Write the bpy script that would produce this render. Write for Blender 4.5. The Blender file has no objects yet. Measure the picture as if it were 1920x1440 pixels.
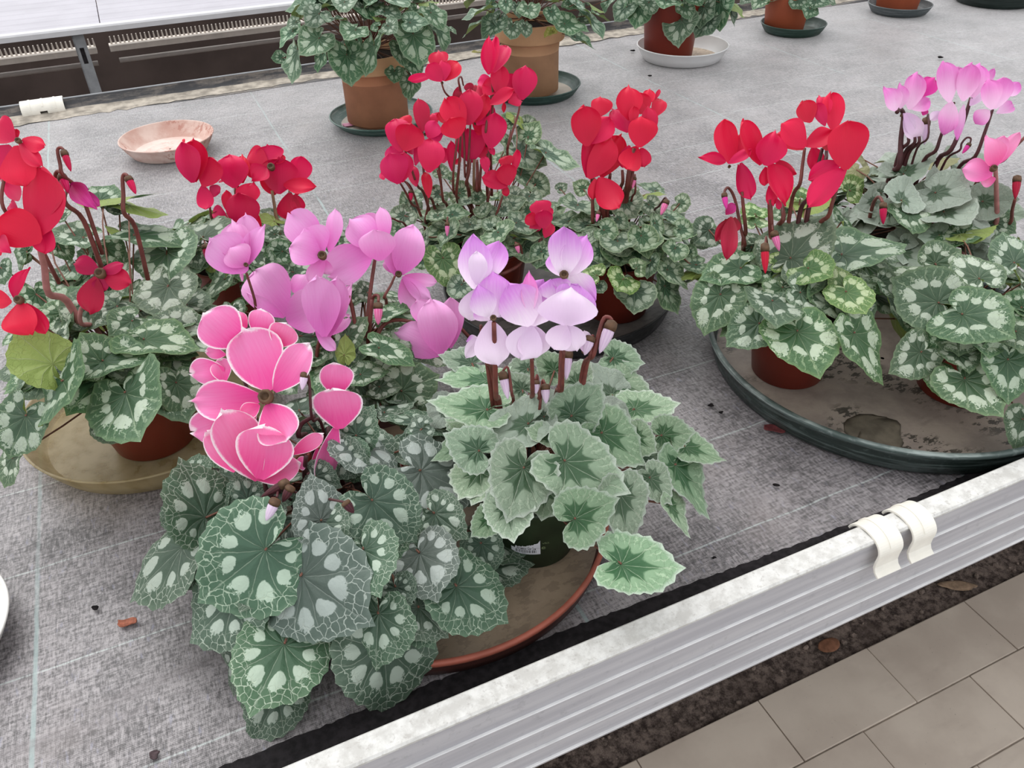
import bpy, bmesh, math, random
import numpy as np
from mathutils import Matrix, Vector

random.seed(4)
rng = np.random.default_rng(4)
S = bpy.context.scene
COL = S.collection

# ------------------------------------------------------------------ camera
FPX = 1500.0
PITCH, ROLL, YAW = [math.radians(a) for a in (37.2, -1.5, 23.6)]
CH = 0.80                       # camera height above the bench cloth (z = 0)
_cp, _sp = math.cos(PITCH), math.sin(PITCH)
FW = np.array([math.sin(YAW) * _cp, math.cos(YAW) * _cp, -_sp])
_R = np.array([math.cos(YAW), -math.sin(YAW), 0.0])
_U = np.cross(_R, FW)
RT = math.cos(ROLL) * _R + math.sin(ROLL) * _U
UP = -math.sin(ROLL) * _R + math.cos(ROLL) * _U
CAM = np.array([0, 0, CH])
cam = bpy.data.cameras.new('camera')
cam.sensor_width = 36.0
cam.lens = 36.0 * FPX / 1920.0
cam.clip_start = 0.02
camo = bpy.data.objects.new('camera', cam)
COL.objects.link(camo)
m = Matrix.Identity(4)
for i in range(3):
    m[i][0], m[i][1], m[i][2], m[i][3] = RT[i], UP[i], -FW[i], CAM[i]
camo.matrix_world = m
S.camera = camo

# ------------------------------------------------------------------ light
S.view_settings.view_transform = 'Standard'
S.view_settings.look = 'None'
S.view_settings.gamma = 1.0
S.view_settings.use_curve_mapping = False
S.view_settings.exposure = 0.0
W = bpy.data.worlds.new('overcast')
S.world = W
W.use_nodes = True
_nt = W.node_tree
_bg = _nt.nodes['Background']
_bg.inputs['Color'].default_value = (0.97, 0.985, 1.0, 1)
_bg.inputs['Strength'].default_value = 1.22
sun = bpy.data.lights.new('sun', 'SUN')
sun.energy = 1.7
sun.angle = math.radians(50)
sun.color = (1.0, 0.985, 0.96)
suno = bpy.data.objects.new('sun', sun)
COL.objects.link(suno)
suno.rotation_euler = Vector((0.25, -0.62, -1.0)).to_track_quat('-Z', 'Y').to_euler()


# ------------------------------------------------------------------ helpers
def srgb(h):
    h = h.lstrip('#')
    c = [int(h[i:i + 2], 16) / 255 for i in (0, 2, 4)]
    return tuple([x / 12.92 if x <= .04045 else ((x + .055) / 1.055) ** 2.4 for x in c] + [1.0])


def tag(o, label=None, cat=None, group=None, kind=None):
    if label: o['label'] = label
    if cat: o['category'] = cat
    if group: o['group'] = group
    if kind: o['kind'] = kind
    return o


def link(name, me, parent=None, loc=(0, 0, 0), mat=None):
    o = bpy.data.objects.new(name, me)
    COL.objects.link(o)
    o.location = loc
    if parent: o.parent = parent
    if mat is not None and me is not None and not me.materials: me.materials.append(mat)
    return o


def empty(name, loc):
    o = bpy.data.objects.new(name, None)
    COL.objects.link(o)
    o.empty_display_size = .02
    o.location = loc
    return o


def mesh(name, v, f, smooth=True, uv=None, uv2=None):
    me = bpy.data.meshes.new(name)
    me.from_pydata([tuple(p) for p in v], [], f)
    if smooth: me.polygons.foreach_set('use_smooth', [True] * len(me.polygons))
    for nm, u in (('shape', uv), ('flat', uv2)):
        if u is not None:
            l = me.uv_layers.new(name=nm)
            idx = np.empty(len(me.loops), dtype=np.int32)
            me.loops.foreach_get('vertex_index', idx)
            l.data.foreach_set('uv', np.asarray(u, dtype=np.float32)[idx].ravel())
    me.update()
    return me


def box_mesh(name, lo, hi, bev=0.0):
    bm = bmesh.new()
    bmesh.ops.create_cube(bm, size=1)
    for v in bm.verts:
        v.co = Vector([lo[i] + (v.co[i] + .5) * (hi[i] - lo[i]) for i in range(3)])
    if bev: bmesh.ops.bevel(bm, geom=bm.edges[:], offset=bev, segments=2, affect='EDGES', profile=.6)
    me = bpy.data.meshes.new(name)
    bm.to_mesh(me)
    bm.free()
    return me


def lathe_mesh(name, prof, n=48, closed=True):
    v, f = [], []
    for r, z in prof:
        for k in range(n):
            a = 2 * math.pi * k / n
            v.append((r * math.cos(a), r * math.sin(a), z))
    for i in range(len(prof) - 1):
        for k in range(n):
            a, b = i * n + k, i * n + (k + 1) % n
            f.append((a, b, b + n, a + n))
    if closed:
        f.append(tuple(range(n))[::-1])
        f.append(tuple(range((len(prof) - 1) * n, len(prof) * n)))
    return mesh(name, v, f)


def tube_mesh(name, pts, rad, n=7, cap=True):
    pts = [np.asarray(p, float) for p in pts]
    if np.isscalar(rad): rad = [rad] * len(pts)
    v, f = [], []
    ref = np.array([.31, .77, .55])
    for i, p in enumerate(pts):
        t = pts[min(i + 1, len(pts) - 1)] - pts[max(i - 1, 0)]
        t /= np.linalg.norm(t) + 1e-9
        a = ref - t * (ref @ t)
        a /= np.linalg.norm(a) + 1e-9
        ref = a
        b = np.cross(t, a)
        for k in range(n):
            th = 2 * math.pi * k / n
            v.append(p + rad[i] * (math.cos(th) * a + math.sin(th) * b))
    for i in range(len(pts) - 1):
        for k in range(n):
            a, b = i * n + k, i * n + (k + 1) % n
            f.append((a, b, b + n, a + n))
    if cap:
        f.append(tuple(range(n))[::-1])
        f.append(tuple(range((len(pts) - 1) * n, len(pts) * n)))
    return mesh(name, v, f)


def smooth_path(pts, k=4):
    P = [np.asarray(p, float) for p in pts]
    if len(P) < 3: return [P[0] + (P[-1] - P[0]) * t for t in np.linspace(0, 1, k + 1)]
    Q = [2 * P[0] - P[1]] + P + [2 * P[-1] - P[-2]]
    out = []
    for i in range(1, len(Q) - 2):
        a, b, c, d = Q[i - 1:i + 3]
        for t in np.linspace(0, 1, k, endpoint=False):
            out.append(.5 * (2 * b + (c - a) * t + (2 * a - 5 * b + 4 * c - d) * t * t + (3 * b - a - 3 * c + d) * t ** 3))
    out.append(P[-1])
    return out


def extrude_x(name, prof, x0, x1, smooth=False):
    """closed (y,z) profile swept along x"""
    n = len(prof)
    v = [(x0, y, z) for y, z in prof] + [(x1, y, z) for y, z in prof]
    f = [(i, (i + 1) % n, (i + 1) % n + n, i + n) for i in range(n)]
    f += [tuple(range(n))[::-1], tuple(range(n, 2 * n))]
    me = mesh(name, v, f, smooth)
    bm = bmesh.new(); bm.from_mesh(me); bmesh.ops.recalc_face_normals(bm, faces=bm.faces); bm.to_mesh(me); bm.free()
    return me


# point of the scene seen along a pixel of the 1920x1440 photograph
def ray(x, y): return FW + RT * (x - 960) / FPX - UP * (y - 720) / FPX
def on_z(x, y, z=0.0):
    d = ray(x, y)
    return CAM + d * (z - CH) / d[2]


# ------------------------------------------------------------------ node materials
class NB:
    def __init__(s, name):
        s.m = bpy.data.materials.new(name)
        s.m.use_nodes = True
        s.t = s.m.node_tree
        s.p = s.t.nodes['Principled BSDF']
        s.out = s.t.nodes['Material Output']

    def n(s, typ, **kw):
        nd = s.t.nodes.new(typ)
        for k, v in kw.items(): setattr(nd, k, v)
        return nd

    def set(s, sock, val):
        if isinstance(val, bpy.types.NodeSocket): s.t.links.new(val, sock)
        elif isinstance(val, (tuple, list)) and len(val) == 3 and sock.type == 'RGBA': sock.default_value = (*val, 1)
        else: sock.default_value = val

    def math(s, op, a, b=0.0, c=None, clamp=False):
        nd = s.n('ShaderNodeMath', operation=op, use_clamp=clamp)
        s.set(nd.inputs[0], a); s.set(nd.inputs[1], b)
        if c is not None: s.set(nd.inputs[2], c)
        return nd.outputs[0]

    def step(s, x, lo, hi, a=0.0, b=1.0):
        nd = s.n('ShaderNodeMapRange', interpolation_type='SMOOTHSTEP')
        s.set(nd.inputs['Value'], x)
        nd.inputs['From Min'].default_value = lo; nd.inputs['From Max'].default_value = hi
        nd.inputs['To Min'].default_value = a; nd.inputs['To Max'].default_value = b
        return nd.outputs[0]

    def mix(s, f, a, b, mode='MIX'):
        nd = s.n('ShaderNodeMix', data_type='RGBA', blend_type=mode)
        s.set(nd.inputs[0], f); s.set(nd.inputs[6], a); s.set(nd.inputs[7], b)
        return nd.outputs[2]

    def noise(s, vec, scale, detail=3, rough=.55):
        nd = s.n('ShaderNodeTexNoise')
        if vec is not None: s.set(nd.inputs['Vector'], vec)
        nd.inputs['Scale'].default_value = scale
        nd.inputs['Detail'].default_value = detail
        nd.inputs['Roughness'].default_value = rough
        return nd.outputs['Fac']

    def mapping(s, vec, scale=(1, 1, 1), loc=(0, 0, 0), rot=(0, 0, 0)):
        nd = s.n('ShaderNodeMapping')
        s.set(nd.inputs['Vector'], vec)
        nd.inputs['Scale'].default_value = scale
        nd.inputs['Location'].default_value = loc
        nd.inputs['Rotation'].default_value = rot
        return nd.outputs[0]

    def obj(s): return s.n('ShaderNodeTexCoord').outputs['Object']
    def geo(s): return s.n('ShaderNodeNewGeometry').outputs['Position']
    def rnd(s): return s.n('ShaderNodeObjectInfo').outputs['Random']

    def bump(s, h, strength=.3, dist=.002):
        nd = s.n('ShaderNodeBump')
        nd.inputs['Strength'].default_value = strength
        nd.inputs['Distance'].default_value = dist
        s.set(nd.inputs['Height'], h)
        s.t.links.new(nd.outputs[0], s.p.inputs['Normal'])

    def done(s, col, rough=.5, spec=.4, metal=0.0, transl=0.0, tcol=None):
        s.set(s.p.inputs['Base Color'], col)
        s.set(s.p.inputs['Roughness'], rough)
        s.p.inputs['Specular IOR Level'].default_value = spec
        s.p.inputs['Metallic'].default_value = metal
        if transl:
            tr = s.n('ShaderNodeBsdfTranslucent')
            s.set(tr.inputs['Color'], tcol if tcol is not None else col)
            mx = s.n('ShaderNodeMixShader')
            mx.inputs[0].default_value = transl
            s.t.links.new(s.p.outputs[0], mx.inputs[1])
            s.t.links.new(tr.outputs[0], mx.inputs[2])
            s.t.links.new(mx.outputs[0], s.out.inputs['Surface'])
        return s.m


def plain(name, col, rough=.5, spec=.4, var=.12, scale=40, metal=0.0, bump=0.0):
    b = NB(name)
    n = b.noise(b.obj(), scale, 4)
    c = srgb(col)
    d = tuple(x * (1 - var) for x in c[:3]) + (1,)
    l = tuple(min(1, x * (1 + var)) for x in c[:3]) + (1,)
    if bump: b.bump(n, bump)
    return b.done(b.mix(b.step(n, .3, .7), d, l), rough, spec, metal)


def leaf_mat(name, dark, mid, silver, vein, rim='#5d7a52', rb=.62, hw=.17, pw=.36, jag=.18, amt=.8, net=0.0, veina=.6, rima=.2,
             under='#7f9160', rough=.5, svar=.13, nets=9.0):
    b = NB(name)
    uv = b.n('ShaderNodeUVMap', uv_map='shape').outputs[0]
    fl = b.n('ShaderNodeUVMap', uv_map='flat').outputs[0]
    sx = b.n('ShaderNodeSeparateXYZ')
    b.set(sx.inputs[0], uv)
    r, p = sx.outputs[0], sx.outputs[1]
    rnd = b.rnd()
    off = b.n('ShaderNodeCombineXYZ')
    b.set(off.inputs[0], b.math('MULTIPLY', rnd, 37.0)); b.set(off.inputs[1], b.math('MULTIPLY', rnd, 91.0))
    va = b.n('ShaderNodeVectorMath', operation='ADD')
    b.set(va.inputs[0], fl); b.set(va.inputs[1], off.outputs[0])
    xy = va.outputs[0]
    nz = b.math('SUBTRACT', b.noise(xy, 9, 4, .6), .5)
    nf = b.math('SUBTRACT', b.noise(xy, 17, 3, .7), .5)
    fd = b.math('PINGPONG', b.math('ADD', p, b.math('MULTIPLY', nz, .12)), .5)
    feather = b.step(r, rb - .06, rb + .10, .12, 1.0)
    rr = b.math('ADD', r, b.math('ADD', b.math('MULTIPLY', b.math('MULTIPLY', nf, jag), feather), b.math('MULTIPLY', nz, .10)))
    wn = b.n('ShaderNodeTexWhiteNoise', noise_dimensions='2D')
    cs = b.n('ShaderNodeCombineXYZ')
    b.set(cs.inputs[0], b.math('FLOOR', p)); b.set(cs.inputs[1], b.math('MULTIPLY', rnd, 53.0))
    b.set(wn.inputs['Vector'], cs.outputs[0])
    wv = b.math('SUBTRACT', wn.outputs['Value'], .5)
    e1 = b.math('POWER', b.math('DIVIDE', b.math('SUBTRACT', rr, b.math('ADD', rb, b.math('MULTIPLY', wv, svar))), b.math('ADD', hw, b.math('MULTIPLY', wv, svar * .5))), 2)
    e2 = b.math('POWER', b.math('DIVIDE', b.math('SUBTRACT', .5, fd), pw), 2)
    blotch = b.step(b.math('ADD', e1, e2), .75, 1.05, 1, 0)
    veinm = b.step(b.math('MULTIPLY', fd, b.math('ADD', r, .10)), .008, .030, 1, 0)
    veinm = b.math('MULTIPLY', veinm, b.step(r, .75, 1.0, 1, .35))
    base = b.mix(b.step(rr, .3, .75), srgb(dark), srgb(mid))
    base = b.mix(b.math('MULTIPLY', b.math('ADD', nz, .5), .35), base, srgb(dark))
    col = b.mix(b.math('MULTIPLY', blotch, amt), base, srgb(silver))
    vo = b.n('ShaderNodeTexVoronoi', feature='DISTANCE_TO_EDGE', voronoi_dimensions='2D')
    wv2 = b.n('ShaderNodeTexNoise'); b.set(wv2.inputs['Vector'], xy); wv2.inputs['Scale'].default_value = 7
    wmx = b.n('ShaderNodeVectorMath', operation='MULTIPLY_ADD'); b.set(wmx.inputs[0], wv2.outputs['Color']); wmx.inputs[1].default_value = (.14, .14, 0); b.set(wmx.inputs[2], xy)
    b.set(vo.inputs['Vector'], wmx.outputs[0])
    vo.inputs['Scale'].default_value = nets
    nm = b.math('MULTIPLY', b.step(vo.outputs['Distance'], .02, .08, 1, 0), b.step(rr, .60, .72))
    if net: col = b.mix(b.math('MULTIPLY', nm, net), col, srgb(vein))
    # fine secondary veins running outwards
    p4 = b.math('PINGPONG', b.math('ADD', b.math('MULTIPLY', p, 3.0), b.math('MULTIPLY', nz, 1.6)), .5)
    sec = b.math('MULTIPLY', b.step(p4, .05, .15, 1, 0), b.math('MULTIPLY', b.step(rr, .55, .7), b.step(rr, .86, .97, 1, 0)))
    col = b.mix(b.math('MULTIPLY', sec, (1 - net) * 1.1 * veina), col, srgb(vein))
    col = b.mix(b.math('MULTIPLY', veinm, veina), col, srgb(vein))
    col = b.mix(b.math('MULTIPLY', b.step(r, .88, 1.0), rima), col, srgb(rim))
    hs = b.n('ShaderNodeHueSaturation')
    b.set(hs.inputs['Hue'], b.step(rnd, 0, 1, .476, .500))
    b.set(hs.inputs['Saturation'], b.step(b.math('FRACT', b.math('MULTIPLY', rnd, 7.3)), 0, 1, .8, 1.12))
    b.set(hs.inputs['Value'], b.step(b.math('FRACT', b.math('MULTIPLY', rnd, 13.7)), 0, 1, .84, 1.16))
    b.set(hs.inputs['Color'], col)
    back = b.n('ShaderNodeNewGeometry').outputs['Backfacing']
    uc = b.mix(b.math('MULTIPLY', veinm, .5), srgb(under), srgb('#a3ad80'))
    col = b.mix(back, hs.outputs[0], uc)
    b.bump(b.math('ADD', b.math('ADD', b.math('MULTIPLY', veinm, -.8), b.math('MULTIPLY', nm, -.5)), b.math('ADD', b.math('MULTIPLY', nz, 1.1), b.math('MULTIPLY', fd, 1.2))), .6, .002)
    return b.done(col, rough, .38, 0, .14, col)


LEAF = {
    'A': leaf_mat('leaf_netted', '#405848', '#4a6450', '#b0c0b0', '#b4c4b0', rim='#8ea48c', rb=.58, hw=.15, pw=.35, jag=.34, amt=.85, net=.72, veina=.28, rima=.2, under='#6f8462'),
    'H': leaf_mat('leaf_netted_grey', '#525f58', '#5b6a62', '#b3bdb8', '#b6c0b8', rim='#98a69c', rb=.60, hw=.17, pw=.40, jag=.16, amt=.85, net=.85, veina=.22, rima=.2, under='#6f8462'),
    'B': leaf_mat('leaf_silver_edged', '#3a5c3f', '#4f704f', '#86a083', '#b0c4a8', rim='#b4c0b2', rb=.88, hw=.47, pw=.58, jag=.12, amt=.9, veina=.5, rima=.85, under='#8f9a80', svar=.08),
    'C': leaf_mat('leaf_green_banded', '#3d5940', '#4a6a4a', '#bdcbb6', '#a8bd9a', rim='#7f9a6c', rb=.62, hw=.16, pw=.47, jag=.75, amt=.78, veina=.34, rima=.35, under='#87994f', svar=.26),
    'G': leaf_mat('leaf_fresh_green', '#466a3e', '#587c42', '#c0cfa6', '#b3c78f', rim='#8fa862', rb=.62, hw=.16, pw=.47, jag=.75, amt=.70, veina=.45, rima=.35, under='#87994f', svar=.26),
    'D': leaf_mat('leaf_grey_silver', '#4a624c', '#667a62', '#98a798', '#a9b7a4', rim='#aab5a9', rb=.84, hw=.52, pw=.80, jag=.14, amt=.9, veina=.35, rima=.55, under='#8a8a62'),
    'E': leaf_mat('leaf_small_banded', '#42604a', '#577454', '#b0c1a8', '#a6ba9a', rim='#9db08a', rb=.58, hw=.19, pw=.44, jag=.65, amt=.68, veina=.45, rima=.55, under='#87994f', svar=.18),
    'F': leaf_mat('leaf_back_row', '#41604a', '#4f7055', '#b0c2ab', '#a4ba9a', rim='#94ac8c', rb=.58, hw=.18, pw=.38, jag=.6, amt=.7, veina=.45, rima=.5, under='#7f9256', svar=.18),
    'y': leaf_mat('leaf_yellowing', '#8d9a4c', '#b4b760', '#d0cf85', '#d6d69a', rim='#c4c172', under='#a5a55a'),
}


def petal_mat(name, base, tip, edge=None, ew=.1, rough=.45, streak=.25, transl=.22, under=None):
    b = NB(name)
    uv = b.n('ShaderNodeUVMap', uv_map='shape').outputs[0]
    fl = b.n('ShaderNodeUVMap', uv_map='flat').outputs[0]
    sx = b.n('ShaderNodeSeparateXYZ'); b.set(sx.inputs[0], uv)
    v, e = sx.outputs[0], sx.outputs[1]
    rnd = b.rnd()
    mp = b.mapping(fl, (26, 2.2, 1))
    st = b.noise(mp, 1.0, 3)
    fac = b.math('ADD', b.step(v, .1, .95), b.math('MULTIPLY', b.math('SUBTRACT', st, .5), streak))
    col = b.mix(b.math('MAXIMUM', b.math('MINIMUM', fac, 1.0), 0.0), srgb(base), srgb(tip))
    if edge:
        nn = b.math('MULTIPLY', b.math('SUBTRACT', b.noise(fl, 30, 2), .5), .06)
        col = b.mix(b.step(b.math('ADD', e, nn), ew * .35, ew * 1.5, 1, 0), col, srgb(edge))
    hs = b.n('ShaderNodeHueSaturation')
    b.set(hs.inputs['Hue'], b.step(rnd, 0, 1, .494, .506))
    b.set(hs.inputs['Value'], b.step(b.math('FRACT', b.math('MULTIPLY', rnd, 13.7)), 0, 1, .92, 1.08))
    b.set(hs.inputs['Color'], col)
    b.bump(st, .25, .0012)
    b.p.inputs['Sheen Weight'].default_value = .18
    b.p.inputs['Sheen Roughness'].default_value = .4
    return b.done(hs.outputs[0], rough, .3, 0, transl, hs.outputs[0])


PETAL = {
    'red': petal_mat('petal_red', '#cc0a45', '#dc154b'),
    'crimson': petal_mat('petal_crimson', '#ac0a40', '#c01648'),
    'rose': petal_mat('petal_rose_red', '#d20f54', '#e62c6a'),
    'wilt': petal_mat('petal_wilted_crimson', '#8f0d2e', '#b01540', streak=.8),
    'maroon': petal_mat('bud_maroon', '#3f1c22', '#5c2a33', streak=.6),
    'magenta': petal_mat('petal_wilted_magenta', '#a5135a', '#c4358a', streak=1.0),
    'pink': petal_mat('petal_pink_white_edge', '#f04e9c', '#f58cc0', edge='#fdeef5', ew=.075, streak=.6),
    'lilac': petal_mat('petal_lilac_pink', '#e678c8', '#f2aee2', streak=.45),
    'pale': petal_mat('petal_pale_lilac', '#f4e2f3', '#d98fdf', streak=.55),
    'white': petal_mat('petal_white_lilac', '#e4c8e6', '#f0dcf0', streak=.35),
    'orchid': petal_mat('petal_orchid_pink', '#f6c8ea', '#e680cc', streak=.4),
    'hot': petal_mat('petal_hot_magenta', '#dd3d9e', '#e2429f', streak=.3),
    'candy': petal_mat('petal_candy_pink', '#ec62a6', '#f79ccc', streak=.3),
}
STEM = {'brown': plain('stem_brown', '#6a352f', .5, .4, .25, 60), 'pink': plain('stem_pinkish', '#a06a66', .5, .4, .2, 60),
        'olive': plain('stem_olive', '#76583f', .5, .4, .2, 60), 'dark': plain('stem_dark', '#4a2528', .5, .4, .25, 60)}
STALK = plain('leaf_stalk', '#6f4a3c', .55, .3, .25, 50)
CALYX = plain('calyx', '#5d4532', .6, .3, .3, 90)
SOIL = plain('potting_soil', '#2b2320', .95, .1, .5, 160, bump=.8)

# ------------------------------------------------------------------ leaf and petal shapes
OUT_T = np.radians([0, 8, 20, 40, 62, 85, 108, 128, 145, 157, 166, 172, 180])
OUT_R = np.array([1.03, .935, .85, .765, .70, .665, .635, .60, .545, .47, .36, .24, .12])
VEIN_T = np.array([0, .66, 1.36, 2.10, 2.86, 3.62, 4.4])


def leaf_mesh(name, seed, teeth=.02, cup=.12, curl=.12, wave=.05, fold=.06):
    g = np.random.default_rng(seed)
    nt, rs = 44, [.03, .22, .42, .6, .76, .9, 1.0]
    th = np.linspace(-math.pi + .05, math.pi - .05, nt + 1)
    ph = g.uniform(0, 6.28, 4)
    R = np.interp(np.abs(th), OUT_T, OUT_R)
    R *= 1 + .035 * np.sin(3 * th + ph[0]) + .03 * np.sin(2 * th + ph[1]) * (np.abs(th) > .3)
    tooth = np.where(np.arange(nt + 1) % 2 == 0, teeth, -teeth) * np.clip(np.pi - np.abs(th), 0, .4) / .4
    v, uv, uv2, f = [], [], [], []
    sec = g.uniform(-.06, .06, 16)
    for i, r in enumerate(rs):
        ph_v = np.sign(th) * np.interp(np.abs(th) * (1 + .30 * (1 - r)) + .05 * np.sin(9 * r + 5 * th + ph[1]) * r, VEIN_T, np.arange(len(VEIN_T)))
        for k in range(nt + 1):
            a = th[k]
            rad = r * R[k] * (1 + (tooth[k] if r == 1.0 else 0))
            x, y = rad * math.sin(a), rad * math.cos(a)
            z = cup * rad * rad * 1.2 - .04
            z += wave * math.sin(3 * a + ph[2]) * r ** 2 + .5 * wave * math.sin(7 * a + ph[3]) * r ** 3
            z += fold * abs(x)
            z -= curl * max(y, 0) ** 2 * 1.1
            vdist = abs(ph_v[k] - round(ph_v[k]))
            z += .05 * r * (1.15 - r) * 4 * (vdist - .25)
            z -= .10 * max(0, r - .8) * (1 + .6 * math.sin(2 * a + ph[0]))
            if abs(a) > 2.3: z += .10 * r * (abs(a) - 2.3) * (1.6 if a > 0 else .8)
            v.append((x, y, z)); uv.append((r, ph_v[k] + 20)); uv2.append((x, y))
    for i in range(len(rs) - 1):
        for k in range(nt):
            a = i * (nt + 1) + k
            f.append((a, a + nt + 1, a + nt + 2, a + 1))
    c = len(v)
    v.append((0, 0, -.04)); uv.append((0, 20)); uv2.append((0, 0))
    for k in range(nt): f.append((c, k, k + 1))
    me = mesh(name, v, f, True, uv, uv2)
    bm = bmesh.new(); bm.from_mesh(me)
    bm.faces.ensure_lookup_table()
    if sum(fc.normal.z for fc in bm.faces) < 0: bmesh.ops.reverse_faces(bm, faces=bm.faces)
    bm.to_mesh(me); bm.free()
    return me


LEAF_MESH = {}
for _s, _kw in {'A': dict(teeth=.024, cup=.02, curl=.20, wave=.06, fold=.02), 'H': dict(teeth=.022, cup=.0, curl=.18, wave=.05, fold=.0), 'B': dict(teeth=.035, cup=.16, curl=.06, wave=.05, fold=.05),
                'C': dict(teeth=.016, cup=.10, curl=.14, wave=.05, fold=.06), 'G': dict(teeth=.016, cup=.10, curl=.10, wave=.06, fold=.06),
                'D': dict(teeth=.014, cup=.22, curl=.05, wave=.07, fold=.05), 'E': dict(teeth=.016, cup=.20, curl=.08, wave=.07, fold=.06),
                'F': dict(teeth=.012, cup=.16, curl=.16, wave=.08, fold=.06), 'y': dict(teeth=.012, cup=.3, curl=.2, wave=.1, fold=.1)}.items():
    LEAF_MESH[_s] = []
    for _i in range(5):
        _me = leaf_mesh('leaf_' + _s, 100 * ord(_s) + _i, **_kw)
        _me.materials.append(LEAF[_s])
        LEAF_MESH[_s].append(_me)


def petal_mesh(name, seed, kind):
    g = np.random.default_rng(seed)
    nu, nv = 11, 13
    ph = g.uniform(0, 6.28, 3)
    cup = g.uniform(-.08, .34)
    bend = g.uniform(-.10, .16)
    twist = g.uniform(-.25, .25)
    roll = g.uniform(-.9, .6)
    asym = g.uniform(-1, 1)
    edge = g.uniform(-.5, .7)
    rip = g.uniform(.03, .075)
    v, uv, uv2, f = [], [], [], []
    for j in range(nv):
        t = math.sin(math.pi / 2 * (j / (nv - 1)) ** .9)
        t0 = .62 if kind == 'round' else .5
        if t < t0: hw = .5 * (.13 + .87 * math.sin(math.pi / 2 * t / t0) ** .85)
        else: hw = .5 * max(0, 1 - ((t - t0) / (1 - t0)) ** (2.3 if kind == 'round' else 1.7)) ** (.55 if kind == 'round' else .75)
        if j == nv - 1: hw = .05 if kind == 'round' else .02
        for i in range(nu):
            u = -1 + 2 * i / (nu - 1)
            hx = hw * (1 + .06 * math.sin(5.5 * t + ph[2]) * (1 if u > 0 else -.7))
            x = u * hx + .07 * asym * math.sin(math.pi * t)
            y = t + (.05 * (1 - u * u) * (t ** 4) - .02) + .022 * math.sin(4 * u + ph[0]) * t ** 3
            z = cup * (u * u) * hw * 1.6 + bend * (t * t - t) * 2 + twist * x * t * .8 + .5 * edge * max(0, abs(u) - .55) ** 2 * hw * 2 + rip * math.sin(4.5 * u + ph[1]) * t ** 1.5 + .018 * math.sin(9 * u + ph[0]) * t ** 3 + roll * max(0, t - .7) ** 2 * 3
            v.append((x, y, z))
            e = min((1 - abs(u)) * hw * 2.0, (1 - t) * 1.2) if t > .12 else (1 - abs(u)) * hw * 2.0 + .1
            uv.append((t, e)); uv2.append((x, y))
    for j in range(nv - 1):
        for i in range(nu - 1):
            a = j * nu + i
            f.append((a, a + 1, a + nu + 1, a + nu))
    return mesh(name, v, f, True, uv, uv2)


PETAL_MESH = {}
for _k, _mt in PETAL.items():
    PETAL_MESH[_k] = []
    for _i in range(8):
        _me = petal_mesh('petal_' + _k, 31 * _i + 7, 'point' if (_i == 5 or (_k in ('pale',) and _i % 2)) else 'round')
        _me.materials.append(_mt)
        PETAL_MESH[_k].append(_me)


def frame_matrix(x, y, z, loc):
    M = Matrix.Identity(4)
    for i in range(3): M[i][0], M[i][1], M[i][2], M[i][3] = x[i], y[i], z[i], loc[i]
    return M


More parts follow.
